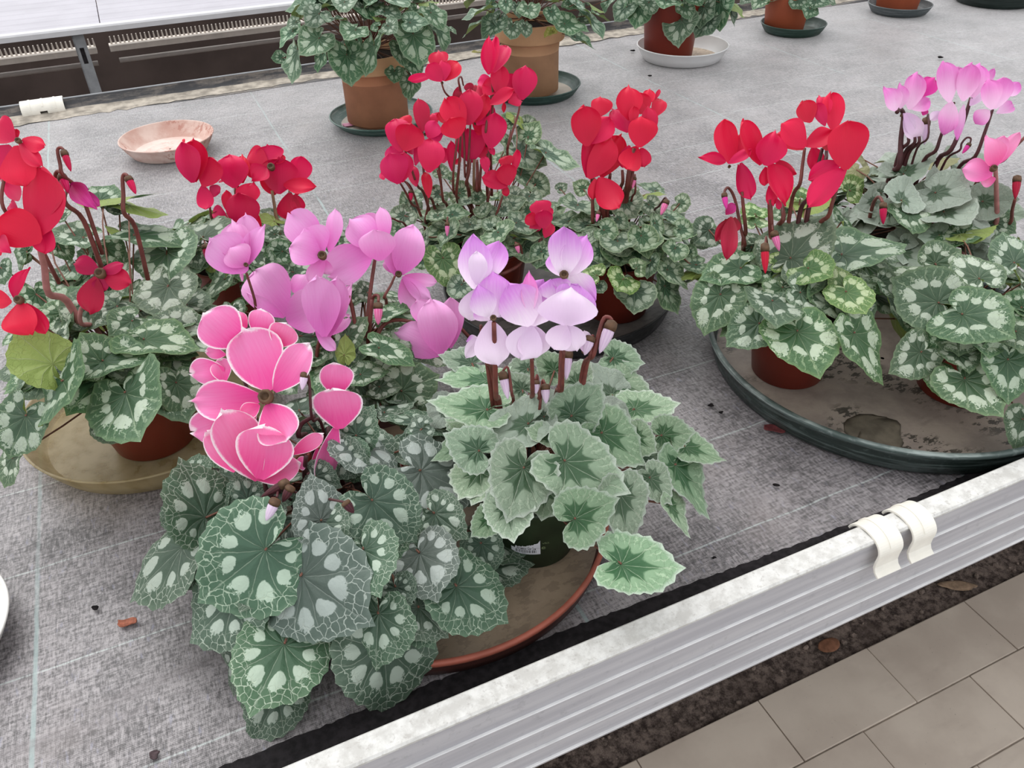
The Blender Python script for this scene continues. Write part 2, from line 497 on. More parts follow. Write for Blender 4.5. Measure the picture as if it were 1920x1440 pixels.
# ------------------------------------------------------------------ plants
class Plant:
    """one potted cyclamen: dome = centre height, horizontal radius, vertical radius of the leaf crown"""
    def __init__(s, name, label, loc, dome, crown, style, group=None, cat='potted plant'):
        s.root = empty(name, loc)
        tag(s.root, label, cat, group)
        s.loc = np.array(loc, float)
        s.c = np.array([loc[0], loc[1], dome[0]])
        s.rx, s.rz = dome[1], dome[2]
        s.crown = np.array([loc[0], loc[1], crown])
        s.style = style
        s.nleaf = 0
        h = np.array([math.sin(YAW), math.cos(YAW), 0])
        s.hdir = s.c - CAM; s.hdir[2] = 0
        s.hdir /= np.linalg.norm(s.hdir)
        s.g = np.random.default_rng(int(abs(loc[0]) * 1000 + loc[1] * 777))

    def dome_depth(s, px, py, k=1.0):
        d = ray(px, py)
        q = np.array([1 / (s.rx * k), 1 / (s.rx * k), 1 / (s.rz * k)])
        o, dd = (CAM - s.c) * q, d * q
        a, b, c = dd @ dd, o @ dd, o @ o - 1
        disc = b * b - a * c
        t = (-b - math.sqrt(disc)) / a if disc > 0 else -b / a
        zmin = s.loc[2] + .012
        if CAM[2] + d[2] * t < zmin: t = (zmin - CAM[2]) / d[2]
        return t

    def plane_depth(s, px, py, push=0.0):
        d = ray(px, py)
        return ((s.c - CAM) @ s.hdir - push) / (d @ s.hdir)

    def put_leaf(s, M, pA, style, stalk=True):
        me = LEAF_MESH[style][int(s.g.integers(5))]
        o = link('leaf', me, s.root)
        o.matrix_local = Matrix.Translation(-Vector(s.loc)) @ M
        s.nleaf += 1
        if stalk:
            A = np.array(pA); B = s.crown + s.g.normal(0, .008, 3) * np.array([1, 1, .3])
            n = np.array(M.col[2][:3]); n /= np.linalg.norm(n)
            mid = .55 * A + .45 * B - n * .25 * np.linalg.norm(A - B) * .5 + np.array([0, 0, .01])
            Mi = np.array(M.inverted())
            P = [Mi[:3, :3] @ q + Mi[:3, 3] for q in smooth_path([A - n * .001, mid, B], 3)]
            sc = 1 / np.linalg.norm(np.array(M.col[1][:3]))
            link('stalk', tube_mesh('stalk', P, [.0013 * sc] * len(P), 5), o, mat=STALK)

    def leaves(s, frame, specs, style=None, n0=0, spread=.045):
        ox, oy, k = frame
        for i, sp in enumerate(specs):
            st = sp[5] if len(sp) > 5 else (style or s.style)
            ax, ay, tx, ty, w = ox + sp[0] * k, oy + sp[1] * k, ox + sp[2] * k, oy + sp[3] * k, sp[4] * k
            flip = st == 'u'
            if flip: st = s.style
            depth = s.dome_depth(ax, ay) - .012 + spread * (i + n0) / (len(specs) + n0)
            d = ray(ax, ay)
            if CAM[2] + d[2] * depth < s.loc[2] + .010: depth = (s.loc[2] + .010 - CAM[2]) / d[2]
            A = CAM + d * depth
            l3 = (RT * (tx - ax) - UP * (ty - ay)) * depth / FPX
            l = np.linalg.norm(l3)
            di = l3 / l
            Wd = w * depth / FPX
            lat0 = np.cross(di, -FW); lat0 /= np.linalg.norm(lat0)
            best = None
            for sg in (1, -1):
                if l <= .8 * Wd:
                    c = max(l / (.8 * Wd), .34)
                    ax3 = c * di + sg * math.sqrt(1 - c * c) * FW
                    la3, wid, L = lat0, Wd, l / c
                else:
                    c = max(Wd / (l / .8), .40)
                    ax3, L = di, l
                    la3 = c * lat0 + sg * math.sqrt(1 - c * c) * FW
                    wid = Wd / c
                n = np.cross(la3, ax3); n /= np.linalg.norm(n)
                if n @ FW > 0: n = -n; la3 = -la3
                if best is None or n[2] > best[0]: best = (n[2], ax3, la3, n, wid, L)
            _, ax3, la3, n, wid, L = best
            # keep the tip above the bench
            tipz = A[2] + ax3[2] * L
            lim = s.loc[2] + .006
            if tipz < lim: A = A - d / np.linalg.norm(d) * min(.08, (lim - tipz) / abs(d[2]) )
            if flip: n = -n; la3 = -la3
            sx = wid / 1.23
            M = frame_matrix(la3 * sx, ax3 * L, n * (sx + L) / 2, A)
            s.put_leaf(M, A, st)

    def fill(s, n, size, style=None, k=.84, zlo=-.3, front=False, top=14):
        if top: s.fill(top, size * 1.15, style, .80, .5, True, 0)
        for i in range(n):
            a = 2.399 * i + s.g.uniform(-.3, .3)
            e = math.asin(s.g.uniform(zlo, .95))
            if not front and e < .8 and -(math.cos(a) * s.hdir[0] + math.sin(a) * s.hdir[1]) > -.15: e = .85 + .4 * s.g.random()
            q = np.array([math.cos(a) * math.cos(e), math.sin(a) * math.cos(e), math.sin(e)])
            A = s.c + q * np.array([s.rx, s.rx, s.rz]) * k * s.g.uniform(.85, 1.0)
            A[2] = max(A[2], s.loc[2] + .02)
            n3 = q * np.array([.55, .55, .8]) + np.array([0, 0, .75]) + s.g.normal(0, .18, 3)
            n3 /= np.linalg.norm(n3)
            out = np.array([math.cos(a), math.sin(a), -.25]) + s.g.normal(0, .3, 3)
            y = out - n3 * (out @ n3); y /= np.linalg.norm(y)
            x = np.cross(y, n3)
            L = size * s.g.uniform(.75, 1.15) * .8
            if A[2] + y[2] * L < s.loc[2] + .01:
                y[2] = 0; y /= np.linalg.norm(y); n3 = np.array([0, 0, 1.]); x = np.cross(y, n3)
            s.put_leaf(frame_matrix(x * L, y * L, n3 * L, A), A, style or s.style)

    def fdepth(s, px, py, push=0.0):
        return min(s.plane_depth(px, py, push), s.dome_depth(px, py) - .02)

    def flower(s, frame, color, petals, stem=None, nose=None, push=0.0, stemcol='brown', srad=.0022, name='flower', tilt=.32, sd=.02):
        """petals: (base x, base y, tip x, tip y, width[, colour]) front first, in the frame's pixels"""
        ox, oy, k = frame
        P = [[ox + p[0] * k, oy + p[1] * k, ox + p[2] * k, oy + p[3] * k, p[4] * k] for p in petals]
        bx = np.mean([p[0] for p in P]); by = np.mean([p[1] for p in P])
        dep = s.fdepth(bx, by, push)
        base = CAM + ray(bx, by) * dep
        if nose: nb = CAM + ray(ox + nose[0] * k, oy + nose[1] * k) * (dep - .004); nr = nose[2] * k * dep / FPX * .5
        else: nb = base + FW * .022; nr = .0025
        nm = lathe_mesh('corolla_tube', [(nr * .35, -nr * 1.6), (nr * .8, -nr), (nr, 0), (nr * .86, nr * .5), (nr * .6, nr * .55), (nr * .5, 0)], 10)
        fo = link(name, nm, s.root, mat=CALYX)
        q = Vector(-FW + np.array([0, 0, .3])).to_track_quat('Z', 'Y')
        fo.rotation_mode = 'QUATERNION'; fo.rotation_quaternion = q
        fo.location = Vector(nb - s.loc)
        Fi = (Matrix.Translation(Vector(nb)) @ q.to_matrix().to_4x4()).inverted()
        n = len(P)
        for i, p in enumerate(P):
            dd = dep + .0028 * i
            b3 = CAM + ray(p[0], p[1]) * dd
            t3 = CAM + ray(p[2], p[3]) * dd
            L0 = np.linalg.norm(t3 - b3)
            off = (-tilt + 2 * tilt * i / max(1, n - 1)) if n > 1 else 0
            t3 = CAM + ray(p[2], p[3]) * (dd + off * L0)
            y = t3 - b3; L = np.linalg.norm(y); y /= L
            x = np.cross(y, -FW); x /= np.linalg.norm(x)
            z = np.cross(x, y)
            wd = p[4] * 1.08 * dd / FPX
            col = petals[i][5] if len(petals[i]) > 5 else color
            po = link('petal', PETAL_MESH[col][int(s.g.integers(8))], fo)
            po.matrix_local = Fi @ frame_matrix(x * wd, y * L, z * (wd + L) * .5, b3)
        if stem: s.stem(frame, stem, dep + sd, Fi, fo, stemcol, srad)
        return fo

    def stem(s, frame, pts, dep, Fi, parent, col='brown', rad=.0022, crown=True):
        ox, oy, k = frame
        px = [(ox + p[0] * k, oy + p[1] * k) for p in pts]
        de = min(s.plane_depth(*px[-1]), s.dome_depth(*px[-1]) + .05)
        n = len(px)
        W3 = [CAM + ray(*q) * (dep + (de - dep) * (i / max(1, n - 1)) ** 1.3) for i, q in enumerate(px)]
        if crown:       # the rest of the stem runs back under the leaves
            e = W3[-1]
            t = s.crown - e
            W3.append(e + FW * .03 + t * .06)
            W3.append(W3[-1] + np.array([0, 0, -.055]) + t * .10)
            for q in W3[-2:]: q[2] = max(q[2], s.loc[2] + .02)
        M = np.array(Fi)
        L3 = [M[:3, :3] @ q + M[:3, 3] for q in smooth_path(W3, 4)]
        link('stem', tube_mesh('stem', L3, [rad * (.8 + .5 * i / len(L3)) for i in range(len(L3))], 8), parent, mat=STEM[col])

    def bud(s, frame, b0, b1, w, color, stem, stemcol='brown', push=0.0, srad=.0017):
        """hanging bud from b0 (calyx) to b1 (tip) with its hooked stem"""
        ox, oy, k = frame
        a = (ox + b0[0] * k, oy + b0[1] * k); c = (ox + b1[0] * k, oy + b1[1] * k)
        dep = s.fdepth(*c, push) - .006
        A = CAM + ray(*a) * dep; B = CAM + ray(*c) * dep
        L = np.linalg.norm(B - A); r = w * k * dep / FPX * .5
        me = lathe_mesh('bud', [(r * .55, 0), (r * .95, L * .18), (r, L * .38), (r * .78, L * .65), (r * .42, L * .88), (r * .08, L)], 10)
        me.uv_layers.new(name='shape'); me.uv_layers.new(name='flat')
        o = link('bud', me, s.root, mat=PETAL[color])
        q = Vector(B - A).to_track_quat('Z', 'Y')
        o.rotation_mode = 'QUATERNION'; o.rotation_quaternion = q
        o.location = Vector(A - s.loc)
        link('calyx', lathe_mesh('calyx', [(r * .25, -L * .1), (r * .95, -L * .04), (r * 1.12, L * .1), (r * 1.05, L * .24), (r * .9, L * .12)], 8), o, mat=CALYX)
        Fi = (Matrix.Translation(Vector(A)) @ q.to_matrix().to_4x4()).inverted()
        if stem: s.stem(frame, stem, dep, Fi, o, stemcol, srad)

    def pot(s, rt, rb, h, mat, rim=0.0, rimmat=None):
        t = .004
        if rim:
            ro = rt * 1.0
            rw = rb + (rt * .93 - rb) * (h - rim) / h
            body = [(rb - .004, 0), (rb, .003), (rw, h - rim), (rw - t, h - rim), (rw - t, .012)]
            p = link('pot', lathe_mesh('pot', body, 56), s.root, mat=mat)
            link('pot_rim', lathe_mesh('pot_rim', [(rw - .001, h - rim), (ro * .985, h - rim), (ro, h - rim + .004), (ro * 1.03, h - .003), (ro * 1.02, h), (ro * .95, h), (ro * .93, h - .004), (rw - .004, h - rim)], 56), p, mat=rimmat or mat)
            inner = ro * .93
        else:
            body = [(rb - .003, 0), (rb, .003), (rb + (rt - rb) * .9, h * .9), (rt, h * .93), (rt + .002, h - .002), (rt, h), (rt - .003, h), (rt - .005, h * .9), (rb - .004, .01)]
            p = link('pot', lathe_mesh('pot', body, 56), s.root, mat=mat)
            inner = rt - .005
        sz = h - max(.012, rim * .5)
        link('soil', lathe_mesh('soil', [(inner * .96, sz - .006), (inner * .97, sz), (inner * .5, sz + .004), (.004, sz + .006)], 24), s.root, mat=SOIL)
        return p


# ------------------------------------------------------------------ setting: materials
def cloth_mat():
    b = NB('woven_cloth')
    g = b.geo()
    wx = b.n('ShaderNodeTexWave', wave_type='BANDS', bands_direction='X'); b.set(wx.inputs['Vector'], g)
    wx.inputs['Scale'].default_value = 190; wx.inputs['Distortion'].default_value = 2.2; wx.inputs['Detail Scale'].default_value = 1.2
    wy = b.n('ShaderNodeTexWave', wave_type='BANDS', bands_direction='Y'); b.set(wy.inputs['Vector'], g)
    wy.inputs['Scale'].default_value = 150; wy.inputs['Distortion'].default_value = 2.2; wy.inputs['Detail Scale'].default_value = 1.2
    s1 = b.noise(b.mapping(g, (300, 60, 1)), 1, 3, .7)
    s2 = b.noise(b.mapping(g, (45, 300, 1)), 1, 3, .7)
    s3 = b.noise(g, 9, 5, .6)
    s4 = b.noise(g, 2.2, 3, .5)
    s5 = b.noise(g, 260, 2, .6)
    weave = b.math('MULTIPLY', b.math('ADD', wx.outputs['Fac'], wy.outputs['Fac']), .5)
    t = b.math('ADD', b.math('MULTIPLY', s1, .55), b.math('MULTIPLY', s2, .45))
    t = b.math('ADD', t, b.math('MULTIPLY', b.math('SUBTRACT', weave, .5), .16))
    t = b.math('ADD', t, b.math('MULTIPLY', b.math('SUBTRACT', s3, .5), .34))
    t = b.math('ADD', t, b.math('MULTIPLY', b.math('SUBTRACT', s5, .5), .30))
    t = b.math('ADD', t, b.math('MULTIPLY', b.math('SUBTRACT', s4, .5), .16))
    col = b.mix(b.step(t, .32, .68), srgb('#3a3638'), srgb('#9b9597'))
    col = b.mix(b.step(b.noise(g, 6, 4), .52, .72, 0, .35), col, srgb('#7a706e'))
    col = b.mix(b.step(b.noise(b.mapping(g, (150, 40, 1)), 1, 2), .62, .72, 0, .35), col, srgb('#8f8fa4'))
    # pale guide threads woven in at regular distances
    sx = b.n('ShaderNodeSeparateXYZ'); b.set(sx.inputs[0], g)
    wob = b.math('MULTIPLY', b.math('SUBTRACT', b.noise(g, 14, 2), .5), .006)
    yy = b.math('PINGPONG', b.math('DIVIDE', b.math('SUBTRACT', b.math('ADD', sx.outputs[1], wob), .710), .168), .5)
    xx = b.math('PINGPONG', b.math('DIVIDE', b.math('SUBTRACT', b.math('ADD', sx.outputs[0], wob), -.291), .60), .5)
    ln = b.math('MULTIPLY', b.step(yy, .003, .011, 1, 0), b.step(s1, .35, .55, .25, .9))
    col = b.mix(b.math('MULTIPLY', ln, .8), col, srgb('#b0b8b6'))
    lx = b.math('MULTIPLY', b.step(xx, .002, .006, 1, 0), b.step(b.noise(g, 5, 2), .35, .6, .15, .8))
    col = b.mix(lx, col, srgb('#8ea09f'))
    # faint creases crossing the far half
    crk = b.math('MULTIPLY', b.step(b.noise(b.mapping(g, (2, 16, 1), rot=(0, 0, .12)), 1, 3), .60, .68, 0, .45), 1)
    col = b.mix(crk, col, srgb('#70696b'))
    b.bump(t, .5, .0012)
    b.p.inputs['Sheen Weight'].default_value = 1.0; b.p.inputs['Sheen Roughness'].default_value = .35
    return b.done(col, b.step(t, .3, .7, .56, .40), .8)


def lip_mat():
    b = NB('cloth_turned_up')
    g = b.geo()
    n = b.noise(b.mapping(g, (7, 30, 40)), 1, 5, .7)
    n2 = b.noise(b.mapping(g, (120, 30, 30)), 1, 3, .7)
    col = b.mix(b.step(n, .42, .62), srgb('#3a3a3d'), srgb('#77706a'))
    col = b.mix(b.step(n2, .5, .75, 0, .45), col, srgb('#262326'))
    sx = b.n('ShaderNodeSeparateXYZ'); b.set(sx.inputs[0], g)
    return b.done(col, .5, .5)


def rail_mat():
    b = NB('weathered_aluminium')
    g = b.geo()
    n = b.noise(b.mapping(g, (1.2, 30, 30)), 3, 5, .6)
    n2 = b.noise(g, 55, 5, .7)
    col = b.mix(b.step(n, .35, .65), srgb('#a9a8ae'), srgb('#b9b8bc'))
    col = b.mix(b.step(n2, .56, .70, 0, .4), col, srgb('#8f8e93'))
    b.bump(n2, .08)
    return b.done(col, .48, .45, .15)


def rim_mat():
    b = NB('chalky_rail_top')
    g = b.geo()
    n = b.noise(g, 38, 6, .7); n2 = b.noise(g, 130, 3, .7)
    col = b.mix(b.step(n, .36, .62), srgb('#bfbdb9'), srgb('#d9d8d5'))
    col = b.mix(b.step(n2, .56, .7, 0, .45), col, srgb('#a09b96'))
    b.bump(n2, .2)
    return b.done(col, .7, .3)


def tile_mat():
    b = NB('beige_floor_tile')
    g = b.geo()
    n = b.noise(g, 4, 5, .6); n2 = b.noise(b.mapping(g, (3, 9, 1), rot=(0, 0, .5)), 2, 4, .6)
    col = b.mix(b.step(n, .35, .65), srgb('#b7a99c'), srgb('#c9bcae'))
    col = b.mix(b.step(n2, .55, .75, 0, .35), col, srgb('#a4958a'))
    col = b.mix(b.step(b.noise(g, 220, 2), .70, .78, 0, .5), col, srgb('#6c655f'))
    hs = b.n('ShaderNodeHueSaturation'); b.set(hs.inputs['Value'], b.step(b.rnd(), 0, 1, .95, 1.05)); b.set(hs.inputs['Color'], col)
    return b.done(hs.outputs[0], .42, .4)


def dirt_mat():
    b = NB('gritty_dark_ground')
    g = b.geo()
    n = b.noise(g, 60, 6, .75); n2 = b.noise(g, 9, 4, .6)
    col = b.mix(b.step(n, .35, .68), srgb('#3e3532'), srgb('#8a7b72'))
    col = b.mix(b.step(n2, .5, .7, 0, .6), col, srgb('#4a3f3a'))
    b.bump(n, .9, .006)
    return b.done(col, .95, .1)


def tray_mat(name, c1, c2, stain, amt=1.0, rough=.5, z0=None):
    """dirt film and algae specks lying on the inside floor of a saucer"""
    b = NB(name)
    g = b.geo(); o = b.obj()
    n = b.noise(g, 11, 5, .65); n2 = b.noise(b.mapping(g, (55, 110, 55), rot=(0, 0, .2)), 1, 3, .65); n3 = b.noise(g, 8, 2, .5)
    col = b.mix(b.step(n, .35, .65), srgb(c1), srgb(c2))
    sp = b.math('MULTIPLY', b.step(n2, .52, .57), b.step(n3, .42, .55))
    col = b.mix(b.math('MULTIPLY', sp, amt), col, srgb(stain))
    b.bump(n2, .2)
    return b.done(col, rough, .4)


def scuffed(name, dark, pale, amt=.5, rough=.4):
    b = NB(name)
    g = b.obj()
    sx = b.n('ShaderNodeSeparateXYZ'); b.set(sx.inputs[0], g)
    n = b.noise(b.mapping(g, (8, 8, 150)), 1, 4, .65); n2 = b.noise(g, 60, 4, .6)
    col = b.mix(b.step(n, .48, .64, 0, amt), srgb(dark), srgb(pale))
    col = b.mix(b.step(n2, .55, .7, 0, amt * .5), col, srgb(pale))
    return b.done(col, b.step(n2, .3, .7, rough - .08, rough + .12), .45)


M_CLOTH, M_LIP, M_RAIL, M_RIM, M_TILE, M_DIRT = cloth_mat(), lip_mat(), rail_mat(), rim_mat(), tile_mat(), dirt_mat()
M_RIDGE = plain('bright_worn_ridge', '#d3d2d2', .45, .5, .12, 25)
M_GAP_SHADE = plain('painted_gap_shade', '#1d1a1c', .8, .2, .5, 120, bump=.5)  # near-black colour standing in for the shade in gaps
M_WHITEP = plain('white_plastic', '#e6e2d8', .45, .4, .05, 30)
M_TERRA = plain('dark_terracotta_plastic', '#7d3527', .42, .35, .07, 12)
M_TERRA_R = plain('red_terracotta_plastic', '#74291c', .40, .35, .06, 12)
M_TERRA_O = plain('orange_terracotta_plastic', '#9c4f34', .5, .35, .06, 12)
M_CLAY = plain('tan_clay', '#bf8465', .75, .25, .10, 14)
M_CLAY_L = plain('pale_tan_clay_rim', '#d0a27c', .75, .25, .08, 14)
M_CLAY2 = plain('light_clay', '#c89a78', .75, .25, .08, 14)
M_GREENPOT = plain('dark_green_plastic_pot', '#22301c', .5, .35, .25, 30)
M_GRAPHITE = plain('galvanised_grey', '#8d8f92', .5, .4, .12, 30, metal=.2)
M_PANEL = plain('pale_lilac_grey_panel', '#b3b0b8', .5, .4, .06, 6)

# ------------------------------------------------------------------ setting: floor
FZ = -0.75
fl = link('floor', box_mesh('floor', (-4, -1.5, FZ - .08), (7, 9.5, FZ - .012)), mat=M_DIRT)
tag(fl, 'dark gritty ground and beige tiled walkway beside the bench', kind='structure')
tm = box_mesh('floor_tile', (-.1465, -.0715, -.03), (.1465, .0715, 0), .0018)
tm.materials.append(M_TILE)
for r in range(6):
    yc = .650 - .073 - r * .1455
    for c in range(-2, 9):
        xc = .826 + .148 + (c - 2) * .2955 - (.148 if r % 2 else 0)
        o = link('floor_tile', tm, fl, (xc, yc, FZ + .001 * ((c * 7 + r * 3) % 3 - 1)))
link('grout', box_mesh('grout', (-.4, -.30, -.03), (3.6, .650, -.0035)), fl, (0, 0, FZ), plain('grout', '#8f8377', .8, .2, .15, 60))
bm = bmesh.new()
g = np.random.default_rng(9)
for i in range(420):
    x, y, s_ = g.uniform(-.1, 2.4), g.uniform(.66, .95), g.uniform(.002, .009)
    mm = Matrix.Translation((x, y, FZ - .010 + s_ * .3)) @ Matrix.Rotation(g.uniform(0, 6), 4, Vector(g.normal(0, 1, 3)).normalized()) @ Matrix.Diagonal((s_, s_ * g.uniform(.6, 1), s_ * .7, 1))
    bmesh.ops.create_icosphere(bm, subdivisions=1, radius=1, matrix=mm)
me = bpy.data.meshes.new('gravel'); bm.to_mesh(me); bm.free()
tag(link('gravel', me, mat=plain('gravel_bits', '#6f625a', .9, .2, .45, 60)), 'loose grit and small stones on the dark ground along the tile edge', 'gravel', kind='stuff')

# ------------------------------------------------------------------ the bench carrying the plants
bench = empty('display_bench', (1.2, 1.7, FZ))
tag(bench, 'long grey aluminium display bench covered with woven grey ground cloth under all the cyclamens', 'bench')
BO = -Vector((1.2, 1.7, FZ))
X0, X1 = -1.3, 5.2
link('bench_deck', box_mesh('bench_deck', (X0, .44, -.05), (X1, 2.87, -.006)), bench, BO, M_RAIL)
v, f = [], []
ys = np.linspace(.455, 2.85, 60); xs = np.linspace(X0, X1, 120)
g = np.random.default_rng(3)
ph = g.uniform(0, 6, 6)
for y in ys:
    for x in xs:
        z = .0011 * math.sin(3.1 * x + 5 * y + ph[0]) + .0008 * math.sin(9 * x - 4 * y + ph[1])
        z = z * min(1, (y - .45) * 6) - .0016
        v.append((x, y, z))
for j in range(len(ys) - 1):
    for i in range(len(xs) - 1):
        a = j * len(xs) + i
        f.append((a, a + 1, a + 1 + len(xs), a + len(xs)))
link('ground_cloth', mesh('ground_cloth', v, f), bench, BO, M_CLOTH)
# black strip painted as the front fold's shade, turned-up cloth at the back
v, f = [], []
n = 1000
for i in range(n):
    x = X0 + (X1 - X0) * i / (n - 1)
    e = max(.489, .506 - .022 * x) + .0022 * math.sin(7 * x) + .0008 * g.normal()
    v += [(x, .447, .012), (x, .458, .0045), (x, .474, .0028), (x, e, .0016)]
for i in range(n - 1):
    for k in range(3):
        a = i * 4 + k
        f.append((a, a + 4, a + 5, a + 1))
link('front_fold_shade', mesh('front_fold_shade', v, f), bench, BO, M_GAP_SHADE)
n = 260
v, f = [], []
for i in range(n):
    x = X0 + (X1 - X0) * i / (n - 1)
    w_ = .003 * math.sin(9 * x) + .002 * math.sin(23 * x)
    v += [(x, 2.78, -.0005), (x, 2.82 + w_, .001), (x, 2.850 + w_ * .6, .004), (x, 2.862 + w_ * .4, .014), (x, 2.866, .033)]
for i in range(n - 1):
    for k in range(4):
        a = i * 5 + k
        f.append((a, a + 5, a + 6, a + 1))
link('turned_up_cloth', mesh('turned_up_cloth', v, f), bench, BO, M_LIP)
# dusty strip at the foot of the back lip
v, f = [], []
for i in range(n):
    x = X0 + (X1 - X0) * i / (n - 1)
    v += [(x, 2.785 + .012 * math.sin(3 * x) + .006 * g.normal(), .0012), (x, 2.815, .0035), (x, 2.852 + .003 * g.normal(), .0075)]
for i in range(n - 1):
    for k in range(2):
        a = i * 3 + k
        f.append((a, a + 3, a + 4, a + 1))
link('dust_strip', mesh('dust_strip', v, f), bench, BO, plain('sandy_dust', '#a39b90', .9, .15, .34, 30))
# front rail: white top face and ridged side
prof = [(.448, .046), (.448, -.115), (.424, -.115), (.423, -.112), (.423, .044), (.424, .046)]
link('front_rail', extrude_x('front_rail', prof, X0, X1), bench, BO, M_RAIL)
for zr in (.0058, -.0336, -.071, -.104):
    link('rail_ridge', extrude_x('rail_ridge', [(.424, zr - .0012), (.4210, zr - .0008), (.4202, zr), (.4210, zr + .0008), (.424, zr + .0014)], X0, X1), bench, BO, M_RIDGE)
link('rail_top', extrude_x('rail_top', [(.4222, .0455), (.4212, .050), (.4235, .0525), (.4475, .0525), (.450, .050), (.4495, .0455)], X0, X1), bench, BO, M_RIM)
link('rear_rail', extrude_x('rear_rail', [(2.868, -.11), (2.868, .0335), (2.870, .0355), (2.874, .0355), (2.876, .033), (2.89, .030), (2.89, -.11)], X0, X1), bench, BO, M_GRAPHITE)
for x in (-.9, 1.6, 4.4):
    for y in (.75, 2.62):
        link('leg', box_mesh('leg', (x - .025, y - .025, FZ - .012), (x + .025, y + .025, -.05), .004), bench, BO, M_GRAPHITE)


# ------------------------------------------------------------------ white pipe clips over the rails
def clip(label, x, y, z, L, r, ang, flare=True, tilt=0.0, back=False):
    pts, t = [], .0036
    a0, a1 = ang
    A = np.radians(np.linspace(a0, a1, 22))
    path = [(r * math.cos(a), r * .80 * math.sin(a)) for a in A]
    if flare:
        e = path[-1]; path += [(e[0] + .001, e[1] - .010), (e[0] + .001, e[1] - .018), (e[0] - .002, e[1] - .024), (e[0] - .008, e[1] - .028)]
    path = [np.array(p) for p in path]
    inn = []
    for i, p in enumerate(path):
        d = path[min(i + 1, len(path) - 1)] - path[max(i - 1, 0)]
        d /= np.linalg.norm(d)
        inn.append(p + t * np.array([-d[1], d[0]]))
    loop = path + inn[::-1]
    me = extrude_x('pipe_clip', [tuple(q) for q in loop], -L / 2, L / 2)
    o = link('pipe_clip', me, None, (x, y, z), M_WHITEP)
    bv = o.modifiers.new('soft', 'BEVEL'); bv.width = .0008; bv.segments = 2; bv.limit_method = 'ANGLE'
    tag(o, label, 'clip', 'white clips on the bench rails')
    # raised band round the middle
    A2 = [(p[0] * 1.0, p[1] * 1.0) for p in path[:20]]
    band = []
    for i, p in enumerate(path[:19]):
        d = path[min(i + 1, 18)] - path[max(i - 1, 0)]; d /= np.linalg.norm(d)
        band.append(p - .0012 * np.array([-d[1], d[0]]))
    loop = band + [tuple(q) for q in path[:19]][::-1]
    link('clip_rib', extrude_x('clip_rib', [tuple(q) for q in loop], -.0025, .0025), o, mat=M_WHITEP)
    return o


cA = on_z(1664, 1004, .055); cB = on_z(1722, 972, .055)
clip('white plastic clip on the front rail, the nearer and lower of the pair', float(cA[0]), .4355, .036, .038, .0275, (8, 184))
clip('white plastic clip on the front rail, the farther one, nearer the big dark tray', float(cB[0]), .4355, .036, .038, .0275, (8, 184))
for i, (px, lb) in enumerate(((48, 'leftmost of three white clips on the far rail'), (72, 'middle white clip of three on the far rail, its lower edge ending short'), (96, 'rightmost of three white clips on the far rail'))):
    p = on_z(px, 190, .055)
    clip(lb, float(p[0]) + .0, 2.872, .012, .050 if i != 1 else .044, .036, (-10, 200) if i != 1 else (-10, 176), flare=False)

# ------------------------------------------------------------------ next bench across the aisle
fb = empty('grey_panel_bench', (1.0, 5.8, FZ))
tag(fb, 'neighbouring empty bench topped with pale ribbed panels beyond the aisle', 'bench')
FO = -Vector((1.0, 5.8, FZ))
seam = float(on_z(182, 15, .05)[0])
for xa, xb, dz in ((-2.6, seam - .002, 0), (seam + .002, 3.2, .004)):
    prof, y = [], 3.775
    top = []
    while y < 4.75:
        top += [(y, .046 + dz), (y + .075, .046 + dz), (y + .082, .0488 + dz), (y + .094, .0488 + dz)]
        y += .10
    prof = top + [(4.83, .046), (4.83, .03), (3.775, .03)]
    link('bench_panel', extrude_x('bench_panel', prof, xa, xb), fb, FO, M_PANEL)
link('bench_rail', extrude_x('bench_rail', [(3.735, .030), (3.735, .048), (3.74, .054), (3.78, .054), (3.785, .05), (3.785, .030)], -2.6, 3.2), fb, FO, plain('white_enamel_rail', '#c9c8cb', .4, .45, .04, 20))
for x in (-1.95, -.188, 1.6):
    lm = bmesh.new()
    for lo, hi in (((x - .022, 3.765, FZ), (x + .022, 3.770, .03)), ((x - .022, 3.765, FZ), (x - .017, 3.80, .03))):
        c = [(lo[i] + hi[i]) / 2 for i in range(3)]
        bmesh.ops.create_cube(lm, size=1, matrix=Matrix.Translation(c) @ Matrix.Diagonal((hi[0] - lo[0], hi[1] - lo[1], hi[2] - lo[2], 1)))
    me = bpy.data.meshes.new('leg'); lm.to_mesh(me); lm.free()
    lg = link('leg', me, fb, FO, M_GRAPHITE)
    link('slot', box_mesh('slot', (x - .008, 3.7635, -.085), (x + .008, 3.766, -.025), .0008), lg, mat=M_GAP_SHADE)
    link('slot', box_mesh('slot', (x - .005, 3.7635, -.262), (x + .005, 3.766, -.25), .0008), lg, mat=M_GAP_SHADE)
